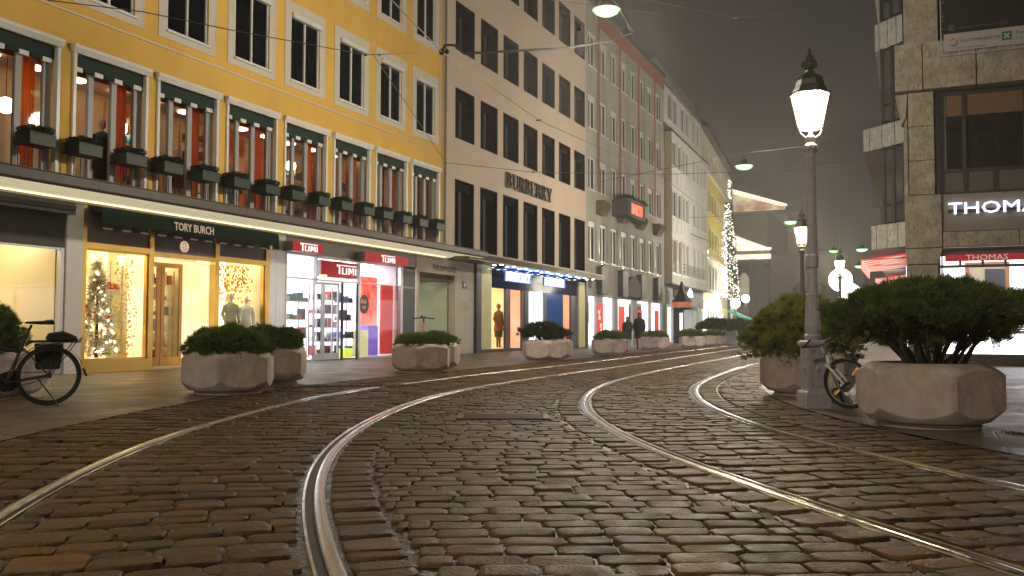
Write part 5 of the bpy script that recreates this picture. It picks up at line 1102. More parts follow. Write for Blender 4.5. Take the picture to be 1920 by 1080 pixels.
for z0,z1 in ((3.78,5.9),(6.52,8.62),(9.37,11.8)):
    c=.53; A_=[(TX,TY+.42),(TX-c,TY+.42+c),(TX-c,TY+29)]
    gp_.quad((A_[0][0],A_[0][1],z0),(A_[1][0],A_[1][1],z0),(A_[1][0],A_[1][1],z1),(A_[0][0],A_[0][1],z1)); gp_.quad((A_[1][0],A_[1][1],z0),(A_[2][0],A_[2][1],z0),(A_[2][0],A_[2][1],z1),(A_[1][0],A_[1][1],z1))
    for q in (0.02,.5,.98): x=TX-c*q-.02; y=TY+.42+c*q-.02; m.box(x-.035,x+.035,y-.035,y+.035,z0,z1)
    for zz in (z0+.02,z0+.5,z1-.08): m.tube([(TX-.02,TY+.40,zz+.03),(TX-c-.02,TY+.4+c,zz+.03)],.03,4)
m.build('bay_frame',mat('black_brown_frame',(.018,.015,.014),.4),tb,W=TLo); gp_.build('bay_pane',mat('blue_dim_glass',(.05,.055,.065),.08,noise=.5,nscale=1.2),tb,W=TLo)
# striped awnings
ar=mat('red_awning_cloth',(.7,.06,.05),.8,emit=(.8,.07,.05),es=.35); ac=mat('cream_awning_cloth',(.75,.6,.45),.8,emit=(.85,.65,.45),es=.35)  # both cloths emit faintly, standing in for light on the awnings
for (y0,y1,lab) in ((14.9,20.5,'nearer red and cream striped awning on the travertine building'),(25.2,32.5,'farther red and cream striped awning on the travertine building')):
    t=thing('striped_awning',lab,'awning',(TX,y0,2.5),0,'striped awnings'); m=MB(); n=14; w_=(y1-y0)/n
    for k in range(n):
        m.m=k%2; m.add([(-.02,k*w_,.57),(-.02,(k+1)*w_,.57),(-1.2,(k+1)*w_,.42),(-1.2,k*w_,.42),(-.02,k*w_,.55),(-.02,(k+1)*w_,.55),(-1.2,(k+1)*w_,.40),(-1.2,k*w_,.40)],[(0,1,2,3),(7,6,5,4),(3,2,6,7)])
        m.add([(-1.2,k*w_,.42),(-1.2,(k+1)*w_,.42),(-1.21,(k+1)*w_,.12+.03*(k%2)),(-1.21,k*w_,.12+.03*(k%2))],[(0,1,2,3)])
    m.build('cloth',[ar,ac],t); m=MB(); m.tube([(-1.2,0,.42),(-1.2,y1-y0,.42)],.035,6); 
    for k in range(3): m.tube([(-.02,.1+k*(y1-y0-.2)/2,.45),(-.6,.1+k*(y1-y0-.2)/2,.43),(-1.2,.1+k*(y1-y0-.2)/2,.42)],.02,5)
    m.build('arm',mat('cream_awning_bar',(.7,.62,.45),.5),t)
m=MB(); m.box(TX-.02,TX,TY+2,TY+25,0.3,2.7); m.build('side_window',gwx,tb,W=TLo)
# ------------------------------------------------------------------ ornate lamp posts
def lamp_post(loc,rz,label,dark,energy,k=1.0):
    t=thing('street_lamp',label,'street lamp',loc,rz,'ornate street lamps'); im=lampiron_dk if dark else lampiron
    m=MB(); m.box(-.145,.145,-.145,.145,0,.17); m.lathe([(.2,.17),(.185,.19),(.155,.20)],4,rot=R(45)); m.build('plinth',im,t)
    m=MB(); m.box(-.105,.105,-.105,.105,.195,.70); m.lathe([(.165,.70),(.19,.73),(.19,.76),(.14,.775)],4,rot=R(45))
    for a in range(4):   # raised scrollwork on each face
        c_,s_=math.cos(a*math.pi/2),math.sin(a*math.pi/2)
        T3=lambda u,z_,o=.108:(u*c_+o*s_, u*s_-o*c_, z_)
        def spiral(cu,cz,r0,dir_,n=14,turn=1.5):
            m.tube([T3(cu+dir_*(r0*(1-.75*i/n))*math.cos(i/n*turn*6.28),cz+(r0*(1-.75*i/n))*math.sin(i/n*turn*6.28)) for i in range(n+1)],.0065,4)
        for z_ in (.26,.36,.55,.64):
            for d in (-1,1): spiral(d*.045,z_,.03,d)
        m.ball(T3(0,.455),.028,8,6,(1,1,1.5)); m.tube([T3(0,.23),T3(0,.67)],.006,4)
        for d in (-1,1): m.tube([T3(d*.085,.21),T3(d*.085,.69)],.008,4); m.tube([T3(d*.03,.41),T3(d*.07,.455),T3(d*.03,.5)],.007,4)
    m.build('pedestal',im,t)
    m=MB(); m.lathe([(.085,.775),(.1,.80),(.1,.83),(.078,.85),(.085,.88),(.092,.9),(.075,1.1),(.062,1.28),(.070,1.30),(.056,1.32),(.052,1.60),(.07,1.62),(.072,1.75),(.054,1.77),(.047,2.4),(.042,2.88),(.055,2.90),(.048,2.93)],20)
    for a in range(12):
        q=2*math.pi*a/12; m.tube([(.054*math.cos(q),.054*math.sin(q),1.79),(.044*math.cos(q),.044*math.sin(q),2.86)],.005,4); m.tube([(.083*math.cos(q),.083*math.sin(q),.93),(.066*math.cos(q),.066*math.sin(q),1.26)],.008,4)
    sharp(m.build('shaft',im,t),40)
    m=MB(); m.lathe([(.05,2.93),(.06,2.96),(.085,3.0),(.09,3.03),(.06,3.05),(.045,3.08),(.06,3.11),(.06,3.14),(.025,3.16),(.016,3.22)],16)
    for a in range(8): q=2*math.pi*a/8; m.ball((.075*math.cos(q),.075*math.sin(q),3.0),.022,6,5,(1,1,1.4))
    for d in (-1,1): m.tube([(d*.02,0,3.13),(d*.07,0,3.14),(d*.12,0,3.18),(d*.14,0,3.25),(d*.155,0,3.27)],.008,6)
    sharp(m.build('capital',im,t),45)
    # hexagonal lantern
    m=MB()
    for a in range(6):
        q=R(30+60*a); q2=R(30+60*(a+1)); b=(.13*math.cos(q),.13*math.sin(q),3.235); c_=(.215*math.cos(q),.215*math.sin(q),3.64)
        m.tube([b,c_],.0105,5); m.tube([b,(.13*math.cos(q2),.13*math.sin(q2),3.235)],.009,5)
    m.lathe([(.236,3.635),(.240,3.655),(.205,3.665),(.19,3.70),(.165,3.74),(.155,3.80),(.14,3.82),(.15,3.835),(.10,3.87),(.05,3.90),(.035,3.94),(.05,3.96)],6,rot=R(30)); m.build('lantern_frame',lampiron_dk,t)
    m=MB(); m.lathe([(.128,3.237),(.212,3.635)],6,rot=R(30)); m.build('lantern_glass',emis('lantern_glass',(1,.78,.44),70),t)
    m=MB(); m.ball((0,0,3.99),.075,10,7,(1,1,.9)); m.ball((0,0,4.065),.052,8,6); m.lathe([(.03,4.07),(.012,4.12),(.022,4.14),(.004,4.2)],8); 
    for a in range(5): q=2*math.pi*a/5; m.ball((.072*math.cos(q),.072*math.sin(q),4.0),.028,6,5,(1,1,1.6))
    m.build('finial',lampiron_dk,t)
    return t
HANG_E=1650
lamp_post((13.96,-1.93,0),R(24+6),'nearest ornate grey cast-iron lamp with glowing six-sided lantern beside the leaning bike',False,0)
lamp_post((12.30,12.45,0),R(10),'second dark ornate street lamp, seen just left of the nearest post',True,0)
lamp_post((19.6,-8.2,0),R(10),'added unseen ornate street lamp beyond the right edge, lighting the largest planter',True,0)  # lamp added out of view to light the planter and nearby cobbles
lamp_post((12.35,25.3,0),R(10),'third dark ornate street lamp, smaller, beside the glowing balls',True,0)
# hanging street lamps over the tracks
wires=[]
def hang_lamp(loc,label,energy,col=(.74,1,.58),es=14,size=1.0,light=True):
    t=thing('hanging_lamp',label,'hanging lamp',loc,0,'hanging street lamps'); m=MB(); m.lathe([(.06*size,.22*size),(.10*size,.2*size),(.16*size,.08*size),(.3*size,.02*size),(.32*size,-.01),(.29*size,-.01)],16); m.tube([(0,0,.2*size),(0,0,.42*size)],.02,6); sharp(m.build('hood',black_m,t))
    m=MB(); m.lathe([(.285*size,-.012),(.26*size,-.07*size),(.17*size,-.12*size),(.05*size,-.14*size)],16); m.build('diffuser',emis('hanging_diffuser_%d'%int(es),(.37,1,.36),2.1),t)
    if light:
        l=bpy.data.lights.new('lamp_glow','POINT'); l.energy=energy; l.color=(1,.87,.64); l.shadow_soft_size=.3; o=bpy.data.objects.new('lamp_glow',l); COL.objects.link(o); o.parent=t; o.location=(0,0,-.9*size)
    return t
hang_lamp((8.84,6.21,8.05),'bright greenish-white hanging lamp high over the street, in front of the grey building',HANG_E,size=1.0,es=30)
hang_lamp((8.39,26.8,8.0),'second hanging lamp, left of the lantern, above the distant pediment',HANG_E,size=1.25,es=14)
hang_lamp((7.7,48.6,8.0),'third hanging lamp, just left of the second ornate lantern',HANG_E*1.05,size=1.3,es=14)
hang_lamp((10.2,-17.0,8.6),'hanging street lamp over the tracks behind the viewpoint',HANG_E*1.0)
hang_lamp((9.2,-38,8.1),'farther hanging street lamp behind the viewpoint',HANG_E)
hang_lamp((8.67,70.69,7.84),'small hanging lamp just right of the third ornate lantern',HANG_E*1.6,size=1.3,es=14)
hang_lamp((11.5,60,7.0),'distant hanging lamp to the right of the glowing balls',200,size=1.4,es=10,light=False)
hang_lamp((10.2,82,7.2),'distant hanging lamp above the two glowing balls',200,size=1.6,es=10,light=False)
# decorative light balls
for (loc,r_,lab) in (((10.6,50.75,4.22),.72,'upper glowing white ball decoration over the street'),((10.2,66.99,3.9),.83,'lower glowing white ball decoration over the street')):
    t=thing('light_ball',lab,'decoration',loc,0,'glowing ball decorations'); m=MB()
    for k in range(420):
        z_=rs.uniform(-1,1); a=rs.uniform(0,6.283); q=math.sqrt(1-z_*z_); p=(r_*q*math.cos(a),r_*q*math.sin(a),r_*z_); s_=.035; m.box(p[0]-s_,p[0]+s_,p[1]-s_,p[1]+s_,p[2]-s_,p[2]+s_)
    m.build('bulb',emis('ball_bulb',(1,.93,.75),9),t); m=MB(); m.ball((0,0,0),r_*.93,16,10); m.build('core',emis('ball_core',(1,.9,.68),1.6),t); m=MB(); m.tube([(0,0,r_),(0,0,7.3-loc[2])],.015,5); m.build('cable',cable_m,t)
def globe_post(x,y,z_,r_,label,col,s):
    t=thing('globe_lamp',label,'street lamp',(x,y,0)); m=MB(); m.lathe([(.09,0),(.07,.4),(.045,.5),(.04,z_-r_)],10); m.build('post',lampiron_dk,t); m=MB(); m.ball((0,0,z_),r_,16,10); sharp(m.build('globe',emis('globe_%d'%int(r_*100),col,s),t))
globe_post(-1.96,88.9,4.34,.42,'bright white globe lamp on the square beyond the lit tree',(1,.97,.88),150)
globe_post(.2,70.5,3.3,.42,'warm globe lamp above the green awning',(1,.86,.5),5)
# ------------------------------------------------------------------ overhead cables
def cable(label,pts,r_=.012,m_=cable_m,sag=0,extra=None,name='overhead_cable'):
    P=[Vector(p) for p in pts]; Q=[]
    for i in range(len(P)-1):
        n=10
        for k in range(n): t_=k/n; q=P[i].lerp(P[i+1],t_); q.z-=sag*4*t_*(1-t_); Q.append(q)
    Q.append(P[-1]); m=MB(); m.tube(Q,r_,6)
    for e in (extra or []): m.ball(e[0],e[1],8,6,e[2] if len(e)>2 else (1,1,1))
    o=m.build(name,m_); return tag(o,label,'cable')

J=(5.95,3.84,6.77)
cable('thin cable running in from the top left to the lumpy wire joint',[(3.57,-3.78,5.66),(4.04,-2.48,5.85),(4.6,-1.14,5.9),(5.59,1.49,6.09),J],.009,extra=[((5.59,1.49,6.09),.03),((5.63,1.9,6.2),.025,(1,2,1))])
cable('thick black insulated cable from the wire joint to the bright hanging lamp',[J,(6.0,3.9,6.93),(6.12,4.1,6.97),(6.2,4.39,6.86),(7.82,6.31,7.33),(8.56,7.18,7.64),(9.02,7.71,7.95),(8.9,6.4,8.45),(8.84,6.21,8.45)],.028,cable_d,extra=[(J,.07),((6.02,3.95,6.8),.05)])
cable('contact wire slanting down the street across the pink building',[(9.2,-7,5.9),(7.09,-0.03,6.41),J,(4.42,13.01,7.41),(3.59,31.23,8.56),(3.2,43.1,8.38),(2.0,80,8.0)],.012,extra=[((4.42,13.01,7.41),.05,(2,1,.6))])
cable('cable dropping from the joint to the wall corner',[(5.45,1.97,6.24),(1.08,13.16,6.34),(.02,15.1,6.4)],.008,extra=[((1.08,13.16,6.34),.035)])
cable('span cable from the yellow building corner low across the facades to the right',[(1.08,13.16,6.34),(3.12,15.71,6.3),(6.39,20.44,6.75),(10.46,24.44,7.26),(11.44,25.96,7.7),(14.8,30,8.6)],.01,extra=[((3.12,15.71,6.3),.04),((10.46,24.44,7.24),.05)])
cable('span cable in the sky from the bright hanging lamp to the travertine building',[(8.84,6.21,8.45),(10.77,11.44,9.27),(14.3,13.3,9.6)],.008,extra=[((10.77,11.44,9.27),.04,(2,2,.6))])
cable('span cable from the second hanging lamp to the travertine building',[(0,32,8.6),(8.39,26.8,8.55),(13.4,23.55,8.1),(14.3,23,8.05)],.012)
cable('span cable from the third hanging lamp to the right',[(0,52,9),(7.7,48.6,8.55),(13.11,40.93,7.7),(14.3,39.5,7.6)],.012)
cable('slack loop of cable below the third hanging lamp',[(7.5,48.29,8.5),(8.29,48.64,6.95),(9.23,49.06,6.18),(10.5,49.62,6.08)],.025)
cable('thin wire across the top of the pink building',[(5.59,1.49,7.6),(7.11,9.82,9.62),(8.0,14,10.6)],.007)
cable('long wire sloping down in front of the theatre columns',[(0.08,46.09,7.91),(1.2,78,7.6),(3.6,90.8,4.8)],.02)
# ------------------------------------------------------------------ concrete planters
RP=.655; HP=.59
def planter_mesh():
    m=MB(); a_=RP*math.cos(R(30)); K=72; th=[2*math.pi*k/K for k in range(K)]
    hexr=[a_/math.cos(((t+R(30))%R(60))-R(30)) for t in th]
    r0=a_*.93; zb=lambda r_:.055+max(0,(r_-r0))*.95; zt=lambda r_:HP-.02-max(0,(r_-r0))*.62
    prof=[]
    for k,t in enumerate(th):
        h=hexr[k]; prof.append([(a_*.80,.0),(a_*.80,.045),(r0,.055),(h-.012,zb(h)-.012),(h,zb(h)+.01),(h,zt(h)-.01),(h-.012,zt(h)+.008),(r0,HP-.012),(r0-.03,HP),(a_*.78,HP),(a_*.76,HP-.02),(a_*.76,HP-.1)])
    n=len(prof[0]); m.add([(p[0]*math.cos(th[k]),p[0]*math.sin(th[k]),p[1]) for k in range(K) for p in prof[k]],[(k*n+j,((k+1)%K)*n+j,((k+1)%K)*n+j+1,k*n+j+1) for k in range(K) for j in range(n-1)])
    return m
pl0=planter_mesh().build('concrete_planter',concrete); pl0['category']='planter'
so0=MB(); so0.lathe([(.44,HP-.07),(.2,HP-.045),(.01,HP-.04)],18); so_o=so0.build('soil',soil,pl0); sharp(pl0,28)
used=False
def planter(x,y,ang,label,grp='hexagonal concrete planters'):
    global used
    if not used: o=pl0; used=True
    else: o=ctree(pl0)
    o.location=(x,y,0); o.rotation_euler=(0,0,ang); tag(o,label,'planter',grp); return o
def low_shrub(x,y,h,r_,label,seed,mt=leaf_gr,k=520,n=22,ln=.06,sq=1.0):
    rr=np.random.default_rng(seed); t=thing('shrub',label,'shrub',(x,y,HP-.05),rr.uniform(0,6),'shrubs in the planters')
    u=rr.normal(0,1,(k,3)); u[:,2]=np.abs(u[:,2])*1.3+.02; u/=np.linalg.norm(u,axis=1,keepdims=True)
    bump=1+.10*np.sin(u[:,0]*7+seed)+.09*np.sin(u[:,1]*8+1.3*seed)+rr.normal(0,.03,k)
    sup=(np.abs(u)**3).sum(1)**(-1/3)      # boxy dome
    c=u*np.array([r_,r_,h])*(bump*sup*.86)[:,None]
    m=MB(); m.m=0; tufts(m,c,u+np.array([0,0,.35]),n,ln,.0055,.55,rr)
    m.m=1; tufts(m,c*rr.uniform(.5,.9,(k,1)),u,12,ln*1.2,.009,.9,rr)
    m.build('foliage',[mt,leaf_gd],t)
    s=MB(); 
    for q in range(7): a=rr.uniform(0,6.28); s.tube([(0,0,0),(r_*.3*math.cos(a),r_*.3*math.sin(a),h*.4),(r_*.6*math.cos(a),r_*.6*math.sin(a),h*.7)],[.02,.012,.006],5)
    s.build('stem',bark,t); return t
yaw=YAW
PLS=[(4.27,-5.03,'leftmost concrete planter, behind the dark bicycle'),(6.33,-2.98,'large concrete planter in front of the brass shop, nearer of the left pair'),(5.34,-.9,'concrete planter between the brass shop and the red-signed shop, farther of the left pair'),
(5.66,3.57,'concrete planter in front of the red-signed luggage shop, beside the scooter'),(5.05,5.16,'concrete planter half hidden behind the one by the scooter'),
(5.43,10.97,'concrete planter with a bushy pine in front of the blue-lit shop'),(4.99,12.75,'concrete planter half hidden behind the bushy pine before the blue-lit shop'),
(5.33,17.28,'concrete planter before the white shop, left of the two pedestrians'),(4.75,19.65,'concrete planter half hidden, just left of the two pedestrians'),
(4.6,25.9,'blue-tinted concrete planter right of the two pedestrians'),(4.17,28.05,'concrete planter half hidden behind the blue-tinted one'),
(5.0,31.6,'concrete planter before the dark corner lantern'),(4.7,38.2,'concrete planter before the white building shops'),(4.3,46,'far concrete planter right of the metal bin'),(4.1,53,'farther concrete planter, second right of the bin'),(3.9,60,'farthest small concrete planter at the left kerb'),
(15.14,-3.45,'largest concrete planter at the right, with the big spreading pine'),(13.67,.29,'concrete planter behind the nearest lamp post')]
angs=[.3,.55,.5,.42,.3,.6,.1,.5,.2,.5,.3,.5,.4,.3,.2,.1,YAW+R(-3.5),YAW+R(26)]
for (x,y,l_),a in zip(PLS,angs): planter(x,y,a,l_)
low_shrub(4.15,-5.25,.72,.62,'tall rounded shrub behind the dark bicycle at the left edge',1,k=1100,n=24)
low_shrub(6.33,-2.98,.36,.56,'flat trimmed shrub in the nearer planter of the left pair',2,k=900,n=24)
low_shrub(5.34,-.9,.38,.55,'flat trimmed shrub in the farther planter of the left pair',3,k=800,n=22)
low_shrub(5.66,3.57,.22,.56,'low flat shrub beside the scooter handlebar',4,k=600,n=20)
low_shrub(5.05,5.16,.27,.54,'low flat shrub behind the one by the scooter',5,k=500,n=18)
low_shrub(5.33,17.28,.28,.56,'low green shrub left of the two pedestrians',6,k=420,n=16,ln=.08)
low_shrub(4.75,19.65,.26,.54,'low green shrub half hidden, just left of the pedestrians',7,k=300,n=14,ln=.08)
low_shrub(4.6,25.9,.26,.58,'low green shrub right of the two pedestrians',8,k=350,n=14,ln=.09)
low_shrub(4.17,28.05,.24,.52,'low green shrub half hidden behind the blue-tinted planter',9,k=250,n=12,ln=.09)
low_shrub(5.0,31.6,.34,.62,'low green shrub before the dark corner lantern',10,k=350,n=14,ln=.1)
low_shrub(4.7,38.2,.3,.6,'low dark shrub under the distant pine',11,k=300,n=12,ln=.1)
low_shrub(4.3,46,.35,.6,'low dark shrub right of the metal bin',12,k=260,n=12,ln=.1)
low_shrub(4.1,53,.5,.7,'dark shrub in the second planter right of the bin',13,k=260,n=12,ln=.12)
low_shrub(3.9,60,.6,.9,'far dark rounded shrub at the end of the row',14,k=260,n=12,ln=.14)
def pine(x,y,label,seed,crown,mt,nclump,n,ln,zlo,flat,br=10,wd=.005,dense=1.0,lift=.25):
    """spreading mountain pine: forked bare branches carrying needle clumps"""
    rr=np.random.default_rng(seed); r3=random.Random(seed)
    t=thing('mountain_pine',label,'shrub',(x,y,HP-.06),0,'spreading pines in planters')
    R_,H_=crown; m=MB(); s=MB(); tips=[]
    for b in range(br):
        a=2*math.pi*(b+r3.uniform(-.3,.3))/br; bx=r3.uniform(.02,.30); base=(bx*math.cos(a),bx*math.sin(a),0)
        rad=R_*r3.uniform(.35,.62); zz=H_*r3.uniform(.45,.66)
        mid=(base[0]+(rad*.38)*math.cos(a)+r3.uniform(-.04,.04),base[1]+(rad*.38)*math.sin(a)+r3.uniform(-.04,.04),zz*.5)
        end=(rad*math.cos(a),rad*math.sin(a),zz); s.tube([base,mid,end],[.021,.014,.009],6)
        for f in range(5):
            a2=a+r3.uniform(-.6,.6); r2=min(R_*.97,rad+R_*r3.uniform(.1,.5)); e2=(r2*math.cos(a2),r2*math.sin(a2),zz+(H_-zz)*r3.uniform(.0,.45))
            mm=tuple((p+q)/2+r3.uniform(-.03,.03) for p,q in zip(end,e2)); s.tube([end if f%2 else mid,mm,e2],[.011,.008,.004],5); tips.append(e2)
            for g in range(3):
                a4=a2+r3.uniform(-.5,.5); e3=(e2[0]+.12*math.cos(a4),e2[1]+.12*math.sin(a4),e2[2]+r3.uniform(-.05,.05)); s.tube([mm,e3],[.005,.0025],4)
    s.build('branch',bark,t)
    k=nclump; a=rr.uniform(0,6.283,k); q=np.sqrt(rr.uniform(0,1,k)); 
    lump=1+.12*np.sin(a*5+seed)+.08*np.sin(a*9+2)
    top=H_*(1-flat*q**2.6)+.035*np.sin(a*7+q*9)+.03*np.sin(q*17+seed)
    lo=zlo+(H_-zlo)*lift*q+.07*np.sin(a*6+seed)*q+.06*np.sin(a*11+q*13)*q; f=1-rr.uniform(0,1,k)**1.7*dense
    z_=np.where(rr.uniform(0,1,k)<.55,top-np.abs(rr.normal(0,.03,k)),lo+(top-lo)*rr.uniform(0,1,k))
    px=R_*lump*q*np.cos(a); py=R_*lump*q*np.sin(a)
    c=np.stack([px,py,z_],1); up=np.stack([px/R_*.9,py/R_*.9,.9*np.ones(k)],1)
    # gaps: carve lumps with a sine field so that clusters separate
    fld=np.sin(px*9+seed)*np.sin(py*9+1.7*seed)*np.sin(z_*11+.6)
    keep=(fld<.33)|(z_>top-.03); c=c[keep]; up=up[keep]
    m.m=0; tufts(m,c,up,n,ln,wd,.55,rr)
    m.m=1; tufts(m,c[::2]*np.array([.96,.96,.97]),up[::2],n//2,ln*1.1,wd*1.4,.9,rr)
    m.build('foliage',[mt,leaf_gd],t); return t
pine(15.18,-3.45,'big dark spreading pine with bare forked branches, in the largest planter at the right',21,(.88,.80),leaf_gr,3800,28,.055,.12,.34,br=30,lift=.42)
pine(13.62,.32,'dense olive-green pine dome behind the nearest lamp post',22,(.76,.80),leaf_ol,2900,26,.055,-.02,.80,br=8,lift=.0)
pine(5.4,10.97,'bushy dark pine with ragged top before the blue-lit shop',23,(.62,.52),leaf_dk,560,16,.09,.05,.45,br=7,wd=.008)
pine(4.95,12.85,'smaller dark pine at the right of the bushy one before the blue-lit shop',24,(.5,.36),leaf_dk,360,14,.09,.0,.4,br=6,wd=.008)
pine(4.6,39.6,'distant rounded pine above the planters, left of two',25,(1.15,.95),leaf_dk,500,14,.16,.3,.55,br=7,wd=.016)
pine(4.1,50.0,'distant rounded pine above the planters, right of two',26,(1.35,1.0),leaf_dk,500,14,.18,.2,.55,br=7,wd=.018)
# ivy-green moss strip in the joints near the planters
mo=MB(); k=900; a=rs.uniform(0,1,k); c=np.stack([15.75+a*1.3+rs.normal(0,.05,k),-3.9-a*.9+rs.normal(0,.05,k),0*a+.002],1); tufts(mo,c,np.tile([[0,0,1.]],(k,1)),4,.018,.004,.9,rs)
c=np.stack([5.7+a*2.2,-2.2+a*1.8+rs.normal(0,.15,k),0*a+.002],1); tufts(mo,c,np.tile([[0,0,1.]],(k,1)),4,.02,.004,.9,rs); o=mo.build('moss',mat('moss_green',(.06,.09,.015),.8)); tag(o,kind='stuff')
# ------------------------------------------------------------------ bicycles
def bicycle(name,label,hub,head,lean,paint,style,steer=0):
    """local frame: rear hub at x=0, front hub at x=wb, y=across, z up; head = travel direction angle in world"""
    t=thing(name,label,'bicycle',(hub[0],hub[1],0)); t.rotation_mode='XYZ'; t.rotation_euler=(lean,0,head) ; rw=.345; wb=1.06
    tyre=mat('bike_tyre',(.012,.012,.012),.7); rimm=mat('bike_rim',(.35,.35,.36),.3,metal=.8) if style=='mtb' else mat('bike_rim_dark',(.08,.08,.085),.3,metal=.8); chrome=mat('bike_chrome',(.5,.5,.5),.25,metal=1)
    def wheel(x,par,loc,rz=0,refl=False):
        P=lambda r_,a,y=0:(r_*math.cos(a),y,r_*math.sin(a))
        w=bpy.data.objects.new('wheel',None); COL.objects.link(w); w.parent=par; w.location=loc; w.rotation_euler=(0,0,rz)
        m=MB(); tr=.024 if style=='mtb' else .019; K=48
        def tor(m,Rr,r_,K=48,n=8):
            vs=[]
            for k in range(K):
                a=2*math.pi*k/K
                for j in range(n): b=2*math.pi*j/n; q=Rr+r_*math.cos(b); vs.append((q*math.cos(a),r_*math.sin(b),q*math.sin(a)))
            m.add(vs,[(k*n+j,k*n+(j+1)%n,((k+1)%K)*n+(j+1)%n,((k+1)%K)*n+j) for k in range(K) for j in range(n)])
        tor(m,rw-tr,tr); sharp(m.build('tyre',tyre,w)); m=MB(); tor(m,rw-2*tr-.008,.010); sharp(m.build('rim',rimm,w))
        m=MB()
        for k in range(28): a=2*math.pi*k/28; m.tube([P(.02,a+.5*(1 if k%2 else -1),.025*(1 if k%4<2 else -1)),P(rw-2*tr-.01,a)],.0012,4)
        m.build('spoke',chrome,w); m=MB(); m.tube([(0,-.05,0),(0,.05,0)],.022,10); m.build('hub',black_m,w)
        if refl:
            for a in (2.7,5.6): m=MB(); m.box(.15,.25,-.005,.005,-.014,.014); o=m.build('reflector',mat('orange_reflector',(.9,.28,.02),.3,emit=(.9,.3,.03),es=.25),w); o.rotation_euler=(0,a,0)
        return w
    wheel(0,t,(0,0,rw),refl=(style=='mtb'))
    fr=MB(); bbk=(.43,0,.28); seat=(.25,0,.80); hd0=(.865,0,.62); hd1=(.82,0,.80 if style=='city' else .76)
    r_=.019 if style=='mtb' else .017
    fr.tube([bbk,seat],r_,8); fr.tube([bbk,hd0],.022,8); fr.tube([(.27,0,.74) if style=='mtb' else (.30,0,.62),hd1 if style=='mtb' else (.835,0,.74)],.018,8); fr.tube([hd0,hd1],.024,8)
    for s_ in (-1,1):
        fr.tube([(0,s_*.055,rw),(.36,s_*.03,.29),bbk],.010,6); fr.tube([(0,s_*.055,rw),(.27,s_*.02,.66)],.009,6)
    sharp(fr.build('frame',paint,t))
    sp=MB(); sp.tube([seat,(.20,0,.93)],.014,8); sp.build('seat_post',chrome if style=='mtb' else black_m,t)
    sd=MB(); sd.ext([(-.02,.94),(.0,.985),(.1,.975),(.26,.965),(.28,.945),(.1,.935)],'y',-.03,.03); sd.ext([(-.03,.94),(-.02,.99),(.06,.98),(.08,.94)],'y',-.075,.075); o=sd.build('saddle',black_m,t); bv=o.modifiers.new('b','BEVEL'); bv.width=.012; bv.segments=3
    # steering group
    stg=bpy.data.objects.new('fork',None); COL.objects.link(stg); stg.parent=t; stg.location=hd0; stg.rotation_euler=(0,0,steer)
    fk=MB()
    for s_ in (-1,1): fk.tube([(-.0,s_*.05,.03),(.02,s_*.055,-.02),(.165,s_*.055,-.275)],[.02 if style=='mtb' else .014,.02 if style=='mtb' else .013,.014 if style=='mtb' else .009],8)
    fk.box(-.03,.03,-.07,.07,.0,.04); sharp(fk.build('blade',paint,stg))
    wheel(wb,stg,(.165+.01,0,rw-.62),refl=(style=='mtb'))
    hb=MB(); hb.tube([(-.045,0,.18),(-.06,0,.30)],.016,8)
    if style=='mtb': hb.tube([(-.10,-.30,.33),(-.06,-.1,.30),(-.05,0,.30),(-.06,.1,.30),(-.10,.30,.33)],.012,8)
    else: hb.tube([(-.26,-.27,.33),(-.14,-.24,.35),(-.03,-.1,.33),(-.02,0,.30),(-.03,.1,.33),(-.14,.24,.35),(-.26,.27,.33)],.012,8)
    hb.build('handlebar',black_m if style=='city' else chrome,stg)
    gg=MB()
    for s_ in (-1,1):
        if style=='mtb': gg.tube([(-.09,s_*.22,.325),(-.105,s_*.34,.335)],.018,8); gg.tube([(-.05,s_*.2,.3),(.0,s_*.29,.28)],.007,5); gg.tube([(-.08,s_*.33,.34),(.04,s_*.33,.40)],.012,6)
        else: gg.tube([(-.16,s_*.245,.35),(-.27,s_*.27,.33)],.017,8); gg.tube([(-.12,s_*.2,.34),(-.2,s_*.25,.30)],.006,5)
    gg.build('grip',black_m,stg)
    ck=MB(); ck.tube([(.43,-.07,.28),(.43,.07,.28)],.018,8); K=20
    ringxz=[(.43+.09*math.cos(6.283*k/K),.28+.09*math.sin(6.283*k/K)) for k in range(K)]; ck.ext(ringxz,'y',-.055,-.05)
    ck.tube([(.43,-.08,.28),(.50,-.09,.13)],.010,6); ck.tube([(.43,.08,.28),(.36,.09,.43)],.010,6); ck.box(.46,.54,-.19,-.10,.12,.14); ck.box(.32,.40,.10,.19,.42,.44); ck.build('crankset',black_m,t)
    chn=MB(); chn.tube([(.43,-.055,.37),(0,-.055,rw+.04)],.006,4); chn.tube([(.43,-.055,.19),(0,-.055,rw-.04)],.006,4); chn.build('chain',mat('chain_dark',(.06,.05,.045),.5,metal=.7),t)
    if style=='city':
        cg=MB(); cg.ext([(.53,.25),(.5,.36),(.40,.40),(.30,.38),(.28,.25),(.36,.17),(.46,.16)],'y',-.075,-.06); cg.build('chain_guard',black_m,t)
        fd=MB(); 
        for (a0,a1) in ((20,175),):
            n=18
            for k in range(n):
                a=R(a0+(a1-a0)*k/n); b=R(a0+(a1-a0)*(k+1)/n); q=rw+.022
                fd.add([(q*-math.cos(a),-.03,rw+q*math.sin(a)),(q*-math.cos(b),-.03,rw+q*math.sin(b)),(q*-math.cos(b),.03,rw+q*math.sin(b)),(q*-math.cos(a),.03,rw+q*math.sin(a))],[(0,1,2,3)])
        fd.tube([(-.36,0,.42),(-.40,0,.33)],.014,5); fd.build('mudguard',black_m,t)
        rk=MB()
